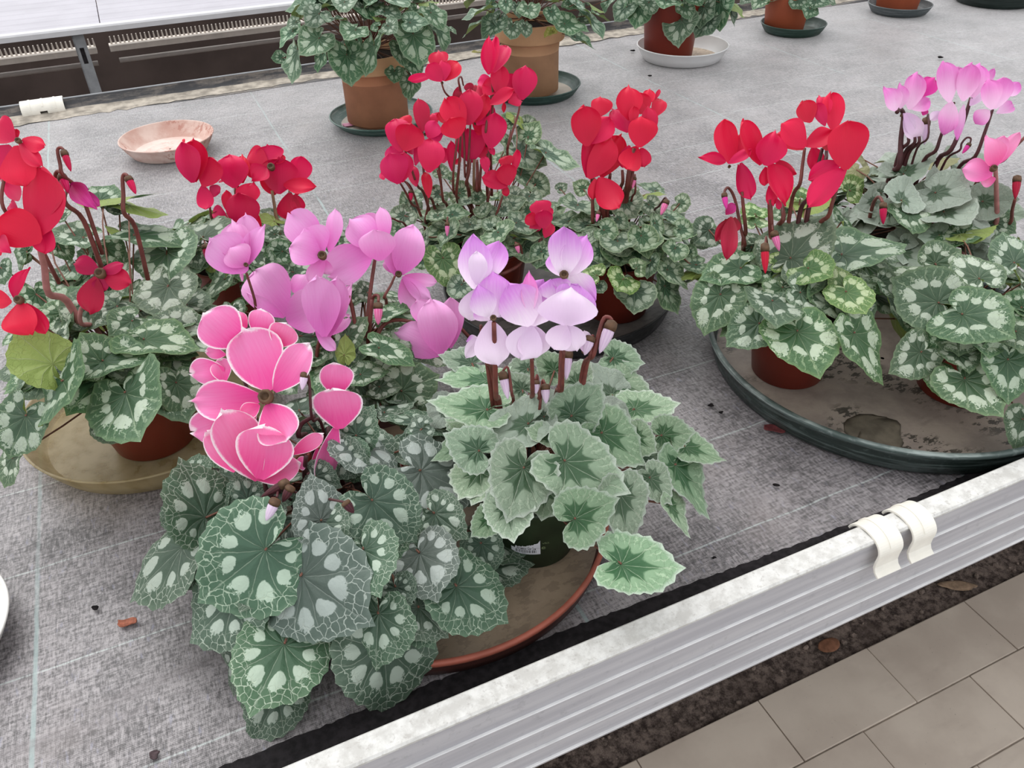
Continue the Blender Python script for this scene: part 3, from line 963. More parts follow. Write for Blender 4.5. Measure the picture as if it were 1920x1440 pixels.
# pale toothed bar standing in for the lit floor beyond, thin pipe below
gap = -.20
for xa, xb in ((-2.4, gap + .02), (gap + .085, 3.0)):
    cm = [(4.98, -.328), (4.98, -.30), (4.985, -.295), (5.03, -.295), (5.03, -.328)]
    c_ = link('lit_floor_bar', extrude_x('lit_floor_bar', cm, xa, xb), fb, FO, plain('lit_floor_pale', '#e6ddd4', .6, .3, .08, 20))
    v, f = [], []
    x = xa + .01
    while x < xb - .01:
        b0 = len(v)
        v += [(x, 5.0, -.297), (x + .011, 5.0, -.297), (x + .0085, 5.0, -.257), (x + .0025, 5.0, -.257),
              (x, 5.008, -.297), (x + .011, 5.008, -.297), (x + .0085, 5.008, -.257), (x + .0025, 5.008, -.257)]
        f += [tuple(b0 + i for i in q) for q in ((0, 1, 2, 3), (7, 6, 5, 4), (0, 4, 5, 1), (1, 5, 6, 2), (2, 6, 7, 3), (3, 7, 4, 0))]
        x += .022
    tag(link('lit_floor_teeth', mesh('lit_floor_teeth', v, f, False), c_, mat=bpy.data.materials['lit_floor_pale']), kind='stuff')
for xa, xb in ((-2.4, gap + .02), (gap + .12, 3.0)):
    link('thin_pipe', tube_mesh('thin_pipe', [(xa, 4.66, -.30), (xb, 4.66, -.30)], .012, 10), fb, FO, plain('pale_pipe', '#b9b0aa', .5, .4, .06, 20))
link('shade_backing', box_mesh('shade_backing', (-4, 5.3, FZ), (7, 5.36, -.16)), fb, FO, plain('shade_backing_brown', '#5a4e4a', .9, .2, .2, 3))  # added dark sheet, keeps the space under the far bench dim

# ------------------------------------------------------------------ saucers
def saucer(name, label, x, y, r, rb, h, mat, inmat=None, group='saucers and trays on the bench', lip=.004, t=.0035, rings=0, rim=None):
    o_prof = [(.004, 0), (rb - .003, 0), (rb, .002), (rb + (r - rb) * .55, h * .5), (r - lip * .4, h - lip), (r, h - lip * .6), (r, h - .001), (r - .001, h), (r - lip + .001, h), (r - lip, h - .002)]
    i_prof = [(r - lip - t * .3, h - .006), (rb + (r - rb) * .5 - t, h * .5), (rb - t, t + .002), (rb - t - .004, t)]
    o = link(name, lathe_mesh(name, o_prof + i_prof, 96, False), None, (x, y, .0012), mat)
    tag(o, label, 'saucer', group)
    if rim:
        link('saucer_rim', lathe_mesh('saucer_rim', [(r - .0005, h - .007), (r + .0012, h - .005), (r + .0016, h - .001), (r + .0006, h + .0012), (r - lip - .0004, h + .0012), (r - lip - .0014, h - .002), (r - lip - .001, h - .006)], 96, False), o, mat=rim)
    prof = [(rb - t - .003, t + .0004)]
    for k in range(rings):
        q = (rb - t) * (1 - (k + 1) / (rings + 1.5))
        prof += [(q + .006, t + .0004), (q + .003, t + .0025), (q - .003, t + .0025), (q - .006, t + .0004)]
    prof += [(.003, t + .0004)]
    link('saucer_floor', lathe_mesh('saucer_floor', prof[::-1], 64, False), o, mat=inmat or mat)
    return o


M_TRAYG = scuffed('scuffed_dark_green', '#26332f', '#6f7d7a', .55)
saucer('plant_saucer', 'large round brown saucer with a terracotta rim under the two front cyclamens', .196, .724, .231, .226, .030, plain('dark_brown_plastic', '#4f2f2a', .45, .35, .2, 20),
       tray_mat('brown_dirty_floor', '#94826f', '#a8947f', '#5a4d45', .3, .35), rim=plain('brick_rim', '#a45c4c', .5, .35, .12, 40))
saucer('plant_tray', 'big dark green tray with scuffed rim holding two terracotta pots by the front rail', 1.011, .750, .293, .280, .047, M_TRAYG,
       tray_mat('tray_dirty_floor', '#8c8079', '#a79a8f', '#38352f', .9, .5), lip=.006, rim=scuffed('scuffed_tray_rim', '#4d5a57', '#98a29f', .9))
b = NB('clear_yellowish_plastic')
b.done(b.mix(b.step(b.noise(b.obj(), 30, 4), .4, .7), srgb('#c9bb98'), srgb('#a8966c')), .28, .5)
_tr = b.n('ShaderNodeBsdfTransparent'); _tr.inputs[0].default_value = (.86, .80, .66, 1)
_mx = b.n('ShaderNodeMixShader'); _mx.inputs[0].default_value = .60
b.t.links.new(b.p.outputs[0], _mx.inputs[1]); b.t.links.new(_tr.outputs[0], _mx.inputs[2]); b.t.links.new(_mx.outputs[0], b.out.inputs['Surface'])
M_CLEAR = b.m
saucer('clear_saucer', 'clear yellowish plastic saucer under the terracotta pot at the left', -.118, 1.125, .189, .168, .045, M_CLEAR, None)
saucer('plant_saucer', 'black saucer under the middle red cyclamens', .616, 1.176, .219, .208, .038, scuffed('black_plastic', '#1f1f21', '#55585a', .3),
       tray_mat('grey_dirty_floor', '#4b4745', '#6a6461', '#262321', .5, .5))
saucer('clay_saucer', 'empty terracotta saucer with pale lime crust on the far cloth', .018, 2.345, .124, .100, .042,
       tray_mat('limey_terracotta', '#c6a094', '#ddc6bc', '#a9695a', .7, .7), tray_mat('lime_crust', '#d8bfb6', '#e4d3cb', '#b98577', .35, .8), rings=1)
saucer('plant_saucer', 'grey green saucer under the far tan pot with rimmed edge at the left', .607, 2.290, .150, .125, .028, scuffed('grey_green_plastic', '#3f5c55', '#8a9c95', .5),
       tray_mat('grey_green_floor', '#9b958d', '#b3ada3', '#6a6660', .5, .6))
saucer('plant_saucer', 'dark green saucer under the pale clay pot with thick rim', 1.115, 2.325, .150, .130, .032, scuffed('bottle_green_plastic', '#27433b', '#56706a', .4),
       tray_mat('sandy_floor', '#a49c92', '#bbb2a6', '#6d665d', .6, .6))
saucer('plant_saucer', 'white saucer with beige inside under the red brown pot', 1.745, 2.432, .158, .135, .046, plain('white_saucer_plastic', '#dcdcdc', .4, .45, .03, 20),
       tray_mat('beige_floor', '#b5a392', '#cbb9a6', '#80705f', .4, .6))
saucer('plant_saucer', 'dark green saucer under the small orange pot at the far end', 2.312, 2.525, .122, .104, .034, scuffed('forest_green_plastic', '#2b4139', '#55706a', .35),
       tray_mat('dark_floor', '#4c544e', '#646b64', '#2e332f', .5, .6))
saucer('plant_saucer', 'grey saucer under the last orange pot at the top of the bench', 2.885, 2.560, .124, .106, .034, scuffed('slate_plastic', '#50585a', '#8a9092', .4),
       tray_mat('grey_floor', '#7b7875', '#96928d', '#4a4845', .5, .6))
saucer('plant_saucer', 'black green saucer at the far right corner of the bench', 3.36, 2.50, .165, .150, .045, scuffed('black_green_plastic', '#1e2a27', '#46524f', .3),
       tray_mat('black_floor', '#2f3432', '#454a47', '#1d201f', .5, .6))
we = on_z(14, 1150, .032)
saucer('white_saucer', 'white ringed plastic saucer cut off by the left edge', float(we[0]) - .128, float(we[1]) + .012, .130, .112, .034, plain('white_dish_plastic', '#e2e0dc', .35, .5, .03, 20), rings=3)
# ------------------------------------------------------------------ frames: the crops of the photograph in which points were read (origin x, y, scale)
c8 = (180, 840, .40625); cF1 = (340, 560, .25); cM = (640, 560, .23603); c6 = (780, 420, .5); c5 = (320, 360, .389)
c4 = (0, 430, .35424); cT = (0, 220, .19443); cP5 = (280, 240, .25); f6 = (700, 60, .26381); l6 = (700, 380, .19449)
f7 = (980, 140, .22222); l7 = (1040, 340, .23607); f8 = (1260, 160, .22222); c7 = (1260, 380, .38892)
c10 = (1580, 100, .26398); c9 = (1540, 420, .30547); cB1 = (500, 0, .20833); cB2 = (840, 0, .20833); cB3 = (1120, 0, .41667)

# ================= 1: white-edged pink cyclamen, front left
p = Plant('potted_cyclamen', 'cyclamen with hot pink white-edged flowers and large netted grey green leaves, nearest the camera', (.10, .745, .0045), (.065, .235, .125), .105, 'A')
p.pot(.068, .052, .115, M_TERRA)
p.leaves(c8, [(780, 470, 470, 712, 500), (1275, 240, 1478, 425, 330), (1230, 465, 1318, 612, 320), (1040, 335, 1012, 130, 225, 'H'), (1665, 635, 1915, 790, 300),
              (1050, 340, 1095, 480, 220), (1300, 765, 1270, 1040, 330), (390, 450, 105, 680, 310), (510, 320, 440, 30, 200), (940, 590, 1258, 752, 520, 'H'),
              (1490, 735, 1630, 875, 230), (640, 690, 400, 900, 380), (870, 900, 790, 1115, 410), (1330, 900, 1382, 1265, 400), (640, 950, 585, 1140, 170),
              (840, 1120, 770, 1297, 290), (1380, 640, 1440, 730, 180), (1490, 480, 1570, 622, 330, 'H'), (1500, 100, 1780, 212, 300, 'H'), (1560, 300, 1690, 390, 230),
              (1780, 440, 1830, 590, 190), (1210, -20, 1412, 80, 220), (1150, 40, 1230, 160, 180), (700, 240, 650, 110, 170), (565, 260, 610, 130, 110),
              (440, 580, 420, 480, 150), (860, 330, 800, 420, 260), (800, 560, 760, 640, 300), (400, 330, 345, 210, 120)], spread=.055)
p.leaves(cM, [(115, 1085, 225, 835, 330), (110, 1150, 482, 1322, 250, 'H'), (60, 1210, 130, 1430, 300), (640, 1030, 430, 1105, 190), (560, 1180, 600, 1280, 120)], n0=3)
p.leaves(cF1, [(80, 1300, 60, 1150, 260), (1180, 1180, 1400, 1260, 330), (1130, 930, 1260, 760, 260), (1000, 1330, 1180, 1400, 260)], n0=6)
p.fill(24, .075, front=True, top=8)
p.flower(cF1, 'pink', [(640, 800, 800, 1075, 300), (585, 800, 430, 880, 120), (705, 690, 935, 345, 235), (600, 740, 55, 770, 290), (665, 680, 490, 237, 385), (440, 890, 85, 1000, 240)],
         [(640, 760), (700, 1100), (740, 1440)], (632, 735, 120), srad=.003, stemcol='dark')
p.flower(cF1, 'pink', [(595, 1345, 650, 945, 390), (575, 1350, 330, 830, 330), (830, 1165, 1068, 1015, 110), (560, 1345, 890, 1240, 190), (400, 1290, 200, 1000, 230), (860, 1230, 938, 1225, 100), (520, 1010, 420, 870, 230)],
         [(620, 1340), (640, 1440), (700, 1500)], srad=.003, stemcol='dark')
p.flower(cF1, 'pink', [(430, 345, 175, 110, 330), (720, 360, 800, 187, 210), (560, 260, 595, 80, 190), (490, 215, 425, 95, 100), (330, 420, 190, 400, 90), (330, 620, 285, 455, 160), (320, 530, 92, 560, 190)],
         [(420, 420), (560, 900), (700, 1300)], push=-.06, srad=.0025, stemcol='dark')
p.flower(cF1, 'pink', [(1185, 972, 1130, 672, 360), (1165, 720, 1160, 480, 250), (1165, 950, 1060, 1390, 150), (1130, 1190, 1075, 1400, 110), (1020, 1120, 1030, 1340, 80)],
         [(1100, 960), (1130, 1200), (1145, 1370)], srad=.003, stemcol='dark')
p.stem(cF1, [(935, 1180), (925, 1340)], p.fdepth(570, 860), Matrix.Translation(-Vector(p.loc)), p.root, 'dark', .003)
p.stem(cF1, [(1000, 880), (900, 940), (880, 1030)], p.fdepth(570, 800), Matrix.Translation(-Vector(p.loc)), p.root, 'dark', .003)
p.bud(cF1, (925, 560), (905, 685), 60, 'white', [(930, 540), (960, 620), (980, 900)], 'dark')
p.bud(c8, (830, 240), (785, 335), 50, 'white', [(835, 225), (850, 190), (900, 240)], 'dark')
for a_, b_ in (((880, 160), (760, 230)), ((900, 180), (860, 250)), ((1150, 250), (1190, 300))):
    p.bud(c8, a_, b_, 45, 'maroon', [a_, (900, 200)], 'dark')

# ================= 2: silver-leaved white and lilac cyclamen
p = Plant('potted_cyclamen', 'cyclamen with pale lilac white flowers and silver edged leaves in a dark green pot', (.306, .646, .0045), (.085, .195, .125), .12, 'B')
pot = p.pot(.070, .054, .115, M_GREENPOT)
p.leaves(c6, [(405, 912, 345, 1092, 258), (560, 885, 775, 1010, 250), (598, 1105, 750, 1040, 215), (585, 718, 692, 605, 195), (265, 690, 58, 680, 150),
              (925, 792, 1040, 785, 150), (730, 590, 890, 640, 150), (1010, 830, 1150, 888, 110), (235, 850, 112, 790, 170), (420, 745, 255, 810, 170, 'D'),
              (480, 720, 392, 765, 95, 'D'), (510, 800, 408, 768, 80), (345, 1050, 366, 1172, 190), (770, 1010, 795, 1198, 190), (700, 780, 850, 900, 200),
              (740, 500, 848, 525, 130), (820, 690, 977, 685, 115), (815, 800, 890, 850, 135), (880, 950, 952, 1047, 130), (980, 900, 1088, 1108, 150),
              (955, 1050, 1022, 1172, 80), (280, 1100, 212, 1165, 120), (210, 520, 92, 500, 115), (270, 580, 82, 588, 90), (520, 550, 448, 480, 115), (420, 540, 335, 540, 80),
              (600, 600, 645, 505, 115), (740, 640, 645, 530, 130, 'D'), (110, 700, 35, 680, 130, 'D'), (590, 800, 528, 755, 105), (720, 700, 805, 745, 100, 'D'), (850, 880, 925, 870, 100),
              (400, 620, 330, 560, 100), (470, 680, 540, 640, 120, 'D'), (720, 600, 700, 490, 90)], spread=.05)
p.fill(16, .06, zlo=.2, top=0)
# one leaf hanging low over the saucer rim, on a long stalk
p.leaves(c6, [(770, 1272, 987, 1300, 190)])
p.flower(c6, 'pale', [(228, 225, 228, 108, 66, 'white'), (220, 240, 214, 42, 125), (240, 225, 312, 75, 105), (228, 245, 200, 365, 85, 'white')], [(243, 380), (246, 420), (248, 470)], push=.0)
p.flower(c6, 'pale', [(270, 345, 235, 230, 95), (285, 352, 290, 182, 150), (300, 345, 352, 225, 120), (280, 365, 305, 530, 125, 'white'), (275, 360, 240, 300, 90)],
         [(292, 370), (296, 500), (300, 645)], (290, 352, 26), srad=.003, push=.02, sd=-.004)
p.flower(c6, 'pale', [(428, 378, 345, 225, 160), (430, 330, 424, 178, 60, 'orchid'), (435, 378, 480, 215, 175), (428, 378, 392, 505, 130, 'white'), (434, 380, 448, 498, 115, 'white')],
         [(434, 498), (436, 570), (437, 640)], push=.02, srad=.0026)
p.flower(c6, 'pale', [(555, 195, 558, 15, 115), (575, 192, 640, 42, 110), (580, 188, 672, 285, 105), (548, 195, 508, 115, 70)], [(555, 205), (550, 420), (545, 600)], (555, 190, 36), push=-.01)
p.flower(c6, 'pale', [(567, 378, 580, 245, 205, 'white'), (560, 345, 610, 232, 150), (530, 280, 508, 208, 115), (560, 380, 522, 470, 95, 'white'), (572, 382, 602, 475, 95, 'white'), (600, 330, 668, 290, 90)],
         [(555, 475), (550, 540), (548, 620)], push=.02)
p.flower(c6, 'white', [(252, 425, 190, 495, 50), (256, 425, 272, 445, 40), (235, 430, 190, 440, 36, 'pale')], [(255, 430), (262, 470), (270, 520)], push=-.02)
p.bud(c6, (735, 372), (688, 485), 46, 'white', [(735, 362), (722, 350), (700, 365), (665, 490)], srad=.0026)
p.bud(c6, (570, 478), (563, 585), 36, 'white', [(572, 470), (562, 452), (545, 480), (540, 615)], srad=.0026)
p.bud(c6, (325, 560), (345, 657), 34, 'white', [(325, 552), (345, 540), (360, 640)])
p.bud(c6, (448, 590), (450, 637), 30, 'white', [(448, 585), (455, 570), (462, 650)])
p.bud(c6, (484, 605), (488, 674), 34, 'white', [(484, 600), (474, 590), (464, 690)])
p.bud(c6, (655, 425), (632, 492), 40, 'white', [(658, 420), (664, 425), (650, 500)])
p.flower(c6, 'white', [(640, 470, 632, 400, 40), (630, 480, 622, 430, 30)])
# torn white barcode label on the pot
LW, LH = .0365, .026
hd = -p.hdir
aim = math.atan2(hd[1], hd[0]) - .15
def on_pot(u, v, off):          # u,v in metres on the label, v up
    z = .035 + v
    r = .054 + .016 * z / .115 + off
    a = aim + u / r
    return (r * math.cos(a), r * math.sin(a), z)
def patch(name, pts, nx, off, mat, parent):
    """pts: outline sampled as (u, v low, v high)"""
    v, f = [], []
    for u, lo, hi in pts: v += [on_pot(u, lo, off), on_pot(u, hi, off)]
    for i in range(len(pts) - 1): f.append((2 * i, 2 * i + 2, 2 * i + 3, 2 * i + 1))
    return link(name, mesh(name, v, f), parent, mat=mat)
g = np.random.default_rng(2)
outl = [(u, max(0.0, .004 - (u + .018) * .4), .012 + .012 * max(0, (u + .018) / LW) ** 1.2 + .0012 * g.normal() + (.004 if u > .0165 else 0)) for u in np.linspace(-.018, .0185, 26)]
lab = patch('barcode_label', outl, 26, .0007, plain('label_paper', '#d6d7de', .5, .3, .03, 40), pot)
lab['label'] = 'torn white barcode sticker'
INK = plain('label_ink', '#25252c', .6, .2, .02, 40)
for i in range(24):
    u = -.0125 + .0011 * i + .0002 * g.normal()
    wd = (.0003, .0006, .0004)[i % 3]
    patch('barcode_line', [(u, .0034, .0092), (u + wd, .0034, .0092)], 2, .0010, INK, lab)
patch('label_rule', [(u, .0132, .0135) for u in np.linspace(-.010, .018, 8)], 8, .0010, INK, lab)
def printed(txt, size, u0, v0, mat, parent, off=.0010, name='label_print'):
    cu = bpy.data.curves.new(name, 'FONT'); cu.body = txt; cu.size = size; cu.resolution_u = 2; cu.offset = size * .012
    to = bpy.data.objects.new(name, cu); COL.objects.link(to)
    me = bpy.data.meshes.new_from_object(to.evaluated_get(bpy.context.evaluated_depsgraph_get()))
    bpy.data.objects.remove(to)
    for vt in me.vertices: vt.co = on_pot(u0 + vt.co.x, v0 + vt.co.y, off)
    me.materials.clear()
    return link(name, me, parent, mat=mat)
printed('N MIX VP 14', .0043, -.0105, .0099, INK, lab)
printed('0131', .0022, -.004, .0014, INK, lab)
printed('00      8', .0022, .003, .0150, INK, lab)
GP = plain('pot_print_green', '#6d7a58', .6, .3, .05, 40)
printed('e', .012, .0195, .0095, GP, pot, .0006, 'pot_print')
printed('VILL', .005, .021, .020, GP, pot, .0006, 'pot_print')

# ================= 3: lilac pink cyclamen behind
p = Plant('potted_cyclamen', 'cyclamen with lilac pink flowers on long brown stems behind the white-edged pink one', (.20, 1.015, .0), (.105, .145, .085), .11, 'C')
p.pot(.062, .048, .105, M_TERRA)
p.leaves(cM, [(300, 385, 580, 500, 200), (150, 600, 362, 570, 185), (480, 735, 778, 600, 420), (300, 700, 472, 700, 190), (30, 450, 40, 275, 170, 'u'), (420, 800, 520, 1005, 180),
              (150, 670, 250, 870, 160), (50, 300, 190, 140, 250), (330, 130, 520, 75, 130), (60, 520, 150, 495, 100), (350, 320, 300, 260, 120)], spread=.03)
p.leaves(c5, [(620, 690, 772, 790, 150), (560, 900, 620, 960, 150), (300, 560, 330, 640, 120), (950, 480, 905, 500, 110), (870, 500, 905, 440, 90)], n0=4)
p.fill(18, .055, front=True)
p.flower(c5, 'lilac', [(362, 355, 290, 270, 135), (365, 380, 200, 225, 185), (378, 345, 445, 160, 95), (365, 340, 290, 135, 150), (385, 320, 370, 115, 105), (350, 400, 330, 405, 60)], [(365, 390), (405, 520), (430, 640), (600, 900)], (362, 350, 22))
p.flower(c5, 'lilac', [(722, 312, 578, 265, 150), (732, 292, 650, 178, 165), (765, 285, 790, 82, 78), (722, 275, 575, 105, 160), (738, 320, 668, 440, 75), (748, 330, 760, 400, 60)], [(735, 330), (720, 500), (800, 800)], (730, 305, 46))
p.flower(c5, 'lilac', [(1012, 328, 985, 185, 165), (1035, 240, 1010, 75, 70), (985, 262, 868, 132, 150), (975, 285, 765, 400, 175), (1000, 240, 940, 120, 110)], [(985, 320), (960, 500), (940, 700), (930, 810)], push=-.01, srad=.0032)
p.flower(c5, 'lilac', [(1110, 395, 1160, 170, 150), (1085, 400, 1055, 220, 85), (1080, 390, 1035, 325, 60), (1120, 410, 1250, 515, 70), (1120, 420, 1175, 560, 100), (1130, 405, 1285, 432, 60)], [(1085, 395), (1060, 450), (1030, 505)], (1098, 395, 34), push=-.02)
p.flower(c5, 'lilac', [(540, 600, 365, 485, 60), (565, 625, 728, 540, 200), (552, 595, 385, 370, 225), (595, 485, 650, 395, 110)], [(625, 645), (665, 760), (690, 850)], srad=.003)
p.flower(c5, 'lilac', [(742, 692, 715, 405, 165), (765, 692, 810, 415, 120), (700, 670, 795, 762, 55), (795, 640, 870, 440, 70), (760, 690, 860, 585, 70)], [(720, 700), (705, 780), (700, 860)], srad=.003)
p.flower(cM, 'lilac', [(795, 435, 715, 30, 290), (865, 385, 875, 0, 190), (785, 440, 425, 265, 260), (700, 210, 610, 20, 180)], [(600, 195), (480, 170), (380, 180), (310, 240), (285, 330), (280, 480)], srad=.0032, push=.02)
p.stem(cM, [(900, 180), (1000, 290), (1115, 415)], p.fdepth(870, 600) , Matrix.Translation(-Vector(p.loc)), p.root, 'brown', .0028, crown=False)
p.stem(c5, [(862, 500), (890, 640), (925, 800)], p.fdepth(670, 600), Matrix.Translation(-Vector(p.loc)), p.root, 'brown', .003)
p.stem(c5, [(970, 520), (960, 650), (945, 780)], p.fdepth(690, 600), Matrix.Translation(-Vector(p.loc)), p.root, 'brown', .003)
p.bud(c5, (1000, 540), (1000, 640), 44, 'candy', [(1002, 530), (1000, 500), (975, 510), (965, 600), (950, 780)], srad=.0026)

# ================= 4: red cyclamen at the left
p = Plant('potted_cyclamen', 'red cyclamen in terracotta pot standing in the clear yellowish saucer at the left', (-.125, 1.080, .0045), (.125, .205, .105), .13, 'C')
p.pot(.086, .060, .125, M_TERRA)
p.leaves(c4, [(320, 800, 512, 900, 460), (655, 860, 832, 1075, 470), (280, 720, 72, 548, 230, 'u'), (540, 690, 798, 640, 210), (540, 705, 428, 535, 190), (760, 575, 1042, 600, 190), 
              (890, 290, 900, 480, 320), (880, 110, 960, 305, 340), (590, 270, 690, 390, 240), (190, 340, 250, 470, 150), (300, 425, 432, 290, 190), (500, 150, 400, 110, 120), (560, 95, 652, 180, 140),
              (130, 985, 20, 1215, 310), (130, 760, 15, 715, 200), (60, 1210, 10, 1370, 180), (935, 810, 985, 1000, 170), (560, 1000, 700, 1100, 230), (850, 620, 1040, 655, 160), (840, 660, 1000, 790, 170),
              (140, 130, 45, 95, 180), (0, 200, 40, 290, 130), (480, 330, 400, 400, 130), (430, 470, 500, 520, 120), (760, 300, 800, 400, 200)], spread=.05)
p.leaves(c4, [(490, 400, 400, 520, 250), (330, 440, 280, 540, 200), (300, 560, 380, 640, 200), (620, 400, 560, 500, 220)], n0=3)
p.leaves(cT, [(800, 1145, 485, 1060, 270), (1290, 1120, 1760, 1190, 280), (600, 960, 700, 880, 130), (1200, 1130, 1010, 1065, 70, 'u'), (1240, 860, 1600, 975, 130, 'u'), (1000, 810, 1545, 760, 110, 'u'),
              (960, 790, 1020, 590, 330), (1150, 900, 1020, 850, 110), (560, 1230, 690, 1370, 180), (860, 1340, 720, 1290, 210), (950, 1290, 1195, 1280, 250), (250, 1290, 70, 1280, 240), (1480, 1260, 1250, 1400, 250), (520, 880, 560, 760, 110, 'u')], n0=5)
p.leaves(c4, [(450, 300, 470, 430, 230), (320, 480, 400, 570, 210), (400, 300, 350, 210, 180), (90, 560, 40, 480, 180), (700, 480, 640, 560, 200), (400, 180, 470, 270, 230), (520, 230, 600, 320, 230), (350, 250, 330, 340, 190), (620, 200, 720, 240, 200)], n0=8)
p.fill(22, .07, top=18, zlo=.25)
p.flower(cT, 'red', [(215, 215, 405, 265, 150), (190, 250, 385, 460, 150), (150, 280, 200, 640, 330), (140, 215, -80, 80, 260), (155, 215, 155, 120, 80), (100, 280, -60, 600, 300)], [(130, 300), (20, 700), (60, 920)], (172, 222, 60))
p.flower(cT, 'red', [(390, 1190, -20, 1000, 360), (330, 1150, 420, 490, 420), (390, 980, 560, 600, 270), (450, 1040, 430, 1310, 200), (170, 880, 85, 830, 110), (180, 800, 50, 620, 160)], [(370, 1200), (400, 1330), (430, 1450), (470, 1700)], srad=.0042, stemcol='pink', push=.02)
p.flower(c4, 'red', [(-10, 50, 45, 120, 95), (-20, 60, -30, 140, 80)], push=.02)
p.flower(c4, 'red', [(100, 395, 135, 542, 175), (80, 365, 145, 205, 75), (140, 395, 245, 548, 85), (60, 385, -30, 365, 90)], [(95, 400), (130, 420), (290, 560)], (98, 372, 50), push=.04)
p.flower(c4, 'crimson', [(525, 225, 640, 185, 60), (545, 225, 682, 285, 110), (520, 215, 385, 180, 95), (505, 255, 465, 445, 135), (540, 255, 540, 330, 85)], [(470, 380), (430, 420), (430, 500)], (530, 232, 60), push=.03, stemcol='pink', srad=.003)
p.flower(cT, 'magenta', [(705, 655, 905, 870, 170), (680, 640, 830, 690, 90), (790, 700, 945, 850, 110), (690, 640, 730, 720, 80)], [(690, 640), (640, 720), (640, 840)], push=0)
p.bud(cT, (615, 330), (685, 522), 66, 'red', [(615, 315), (585, 292), (555, 320), (580, 450), (610, 560)], srad=.0022)
p.bud(cT, (595, 560), (665, 735), 80, 'rose', [(595, 545), (560, 520), (535, 560), (560, 650), (640, 840)], srad=.0026)
p.bud(cT, (1235, 580), (1310, 740), 74, 'red', [(1235, 570), (1205, 548), (1182, 590), (1190, 750), (1195, 920)], srad=.0026)

# ================= 5: red cyclamen behind the left one
p = Plant('potted_cyclamen', 'red cyclamen with a flat bank of flowers in front of the empty terracotta saucer', (.05, 1.40, .0), (.115, .155, .085), .12, 'C')
p.pot(.062, .048, .11, M_TERRA)
p.leaves(cP5, [(400, 810, 350, 595, 420), (560, 1130, 368, 1285, 200), (940, 795, 830, 805, 130), (1000, 925, 868, 955, 180), (1080, 1080, 1240, 1040, 170), (940, 705, 820, 650, 90, 'u'), (570, 970, 520, 1000, 70),
               (770, 1220, 655, 1180, 160), (700, 1330, 600, 1320, 120, 'G'), (1400, 850, 1500, 760, 200), (350, 950, 400, 1060, 170), (470, 640, 440, 590, 150), (1390, 880, 1330, 820, 130), (620, 960, 600, 1060, 150),
               (860, 1010, 960, 1080, 200), (480, 1000, 560, 1080, 150, 'u')], spread=.035)
p.fill(22, .062, front=True)
p.flower(cP5, 'red', [(325, 405, 265, 110, 190), (345, 400, 345, 90, 170), (405, 435, 470, 225, 190), (400, 430, 430, 608, 120), (455, 440, 525, 485, 95, 'crimson'), (262, 120, 254, 78, 22)], [(450, 480), (455, 600), (470, 680)])
p.flower(cP5, 'red', [(640, 445, 590, 208, 225), (700, 410, 690, 198, 150), (560, 400, 540, 380, 60)], [(640, 450), (650, 600), (650, 760)], push=-.01)
p.flower(cP5, 'red', [(880, 300, 770, 388, 150), (890, 290, 715, 250, 230), (915, 275, 895, 135, 190), (960, 270, 990, 200, 90)], [(905, 300), (925, 480), (950, 700)], (912, 290, 60), push=-.015)
p.flower(cP5, 'red', [(1010, 425, 1222, 430, 115), (970, 490, 985, 225, 250), (940, 500, 870, 330, 130), (1090, 400, 1150, 220, 170), (1050, 490, 1060, 690, 170), (1090, 500, 1140, 620, 100), (1100, 480, 1120, 500, 60)],
         [(1050, 470), (1045, 640), (1030, 870)], srad=.0028, stemcol='olive')
p.stem(cP5, [(920, 470), (950, 650), (990, 870)], p.fdepth(515, 370), Matrix.Translation(-Vector(p.loc)), p.root, 'olive', .0034)
p.flower(cP5, 'red', [(715, 760, 690, 488, 250), (605, 640, 582, 470, 90), (750, 570, 775, 405, 170), (765, 600, 800, 800, 110), (590, 690, 452, 655, 170, 'rose'), (660, 510, 640, 430, 22)], [(680, 760), (650, 860), (620, 900)], push=.02)
p.bud(cP5, (425, 880), (442, 1006), 62, 'red', [(420, 870), (410, 830), (440, 800)], push=.03)

# ================= 6: red cyclamen, centre
p = Plant('potted_cyclamen', 'tall crowded bunch of cherry red cyclamen flowers in the middle of the bench', (.50, 1.225, .0045), (.115, .185, .095), .12, 'E')
p.pot(.068, .052, .115, M_TERRA_R)
p.leaves(l6, [(670, 530, 755, 822, 360, 'G'), (720, 290, 830, 350, 290), (760, 110, 945, 115, 170), (620, 120, 640, 228, 220), (300, 120, 210, 280, 250), (1200, 280, 1282, 420, 330), (480, 330, 418, 522, 150), (850, 790, 762, 945, 240),
              (1130, 225, 1035, 180, 120), (1380, 190, 1605, 290, 210), (1270, 460, 1422, 530, 110), (1620, 470, 1580, 640, 210), (1380, 320, 1600, 365, 80), (650, 500, 570, 410, 160), (480, 560, 405, 645, 150), (390, 20, 440, 190, 130),
              (600, -10, 600, 52, 140), (900, -20, 900, 62, 160), (1050, 60, 1100, 160, 180), (1250, 60, 1330, 140, 160), (950, 400, 850, 440, 150), (1500, 60, 1460, 190, 170), (250, 250, 170, 330, 140)], spread=.04)
p.leaves(f6, [(610, 1140, 725, 1200, 170), (730, 1180, 808, 1180, 100), (470, 1150, 395, 1225, 140), (350, 1160, 285, 1120, 120), (480, 1010, 480, 925, 110), (870, 1400, 765, 1350, 150), (990, 640, 905, 590, 120), (1000, 600, 1085, 685, 90, 'u'),
              (1100, 740, 1185, 635, 160), (1040, 840, 1225, 965, 240), (960, 780, 895, 805, 120), (1050, 1000, 1210, 1135, 190), (1000, 1160, 945, 1105, 130), (960, 1230, 1095, 1200, 140), (260, 1230, 195, 1140, 120), (550, 1050, 600, 1000, 120), (800, 1290, 880, 1240, 130), (900, 900, 860, 850, 130)], n0=6)
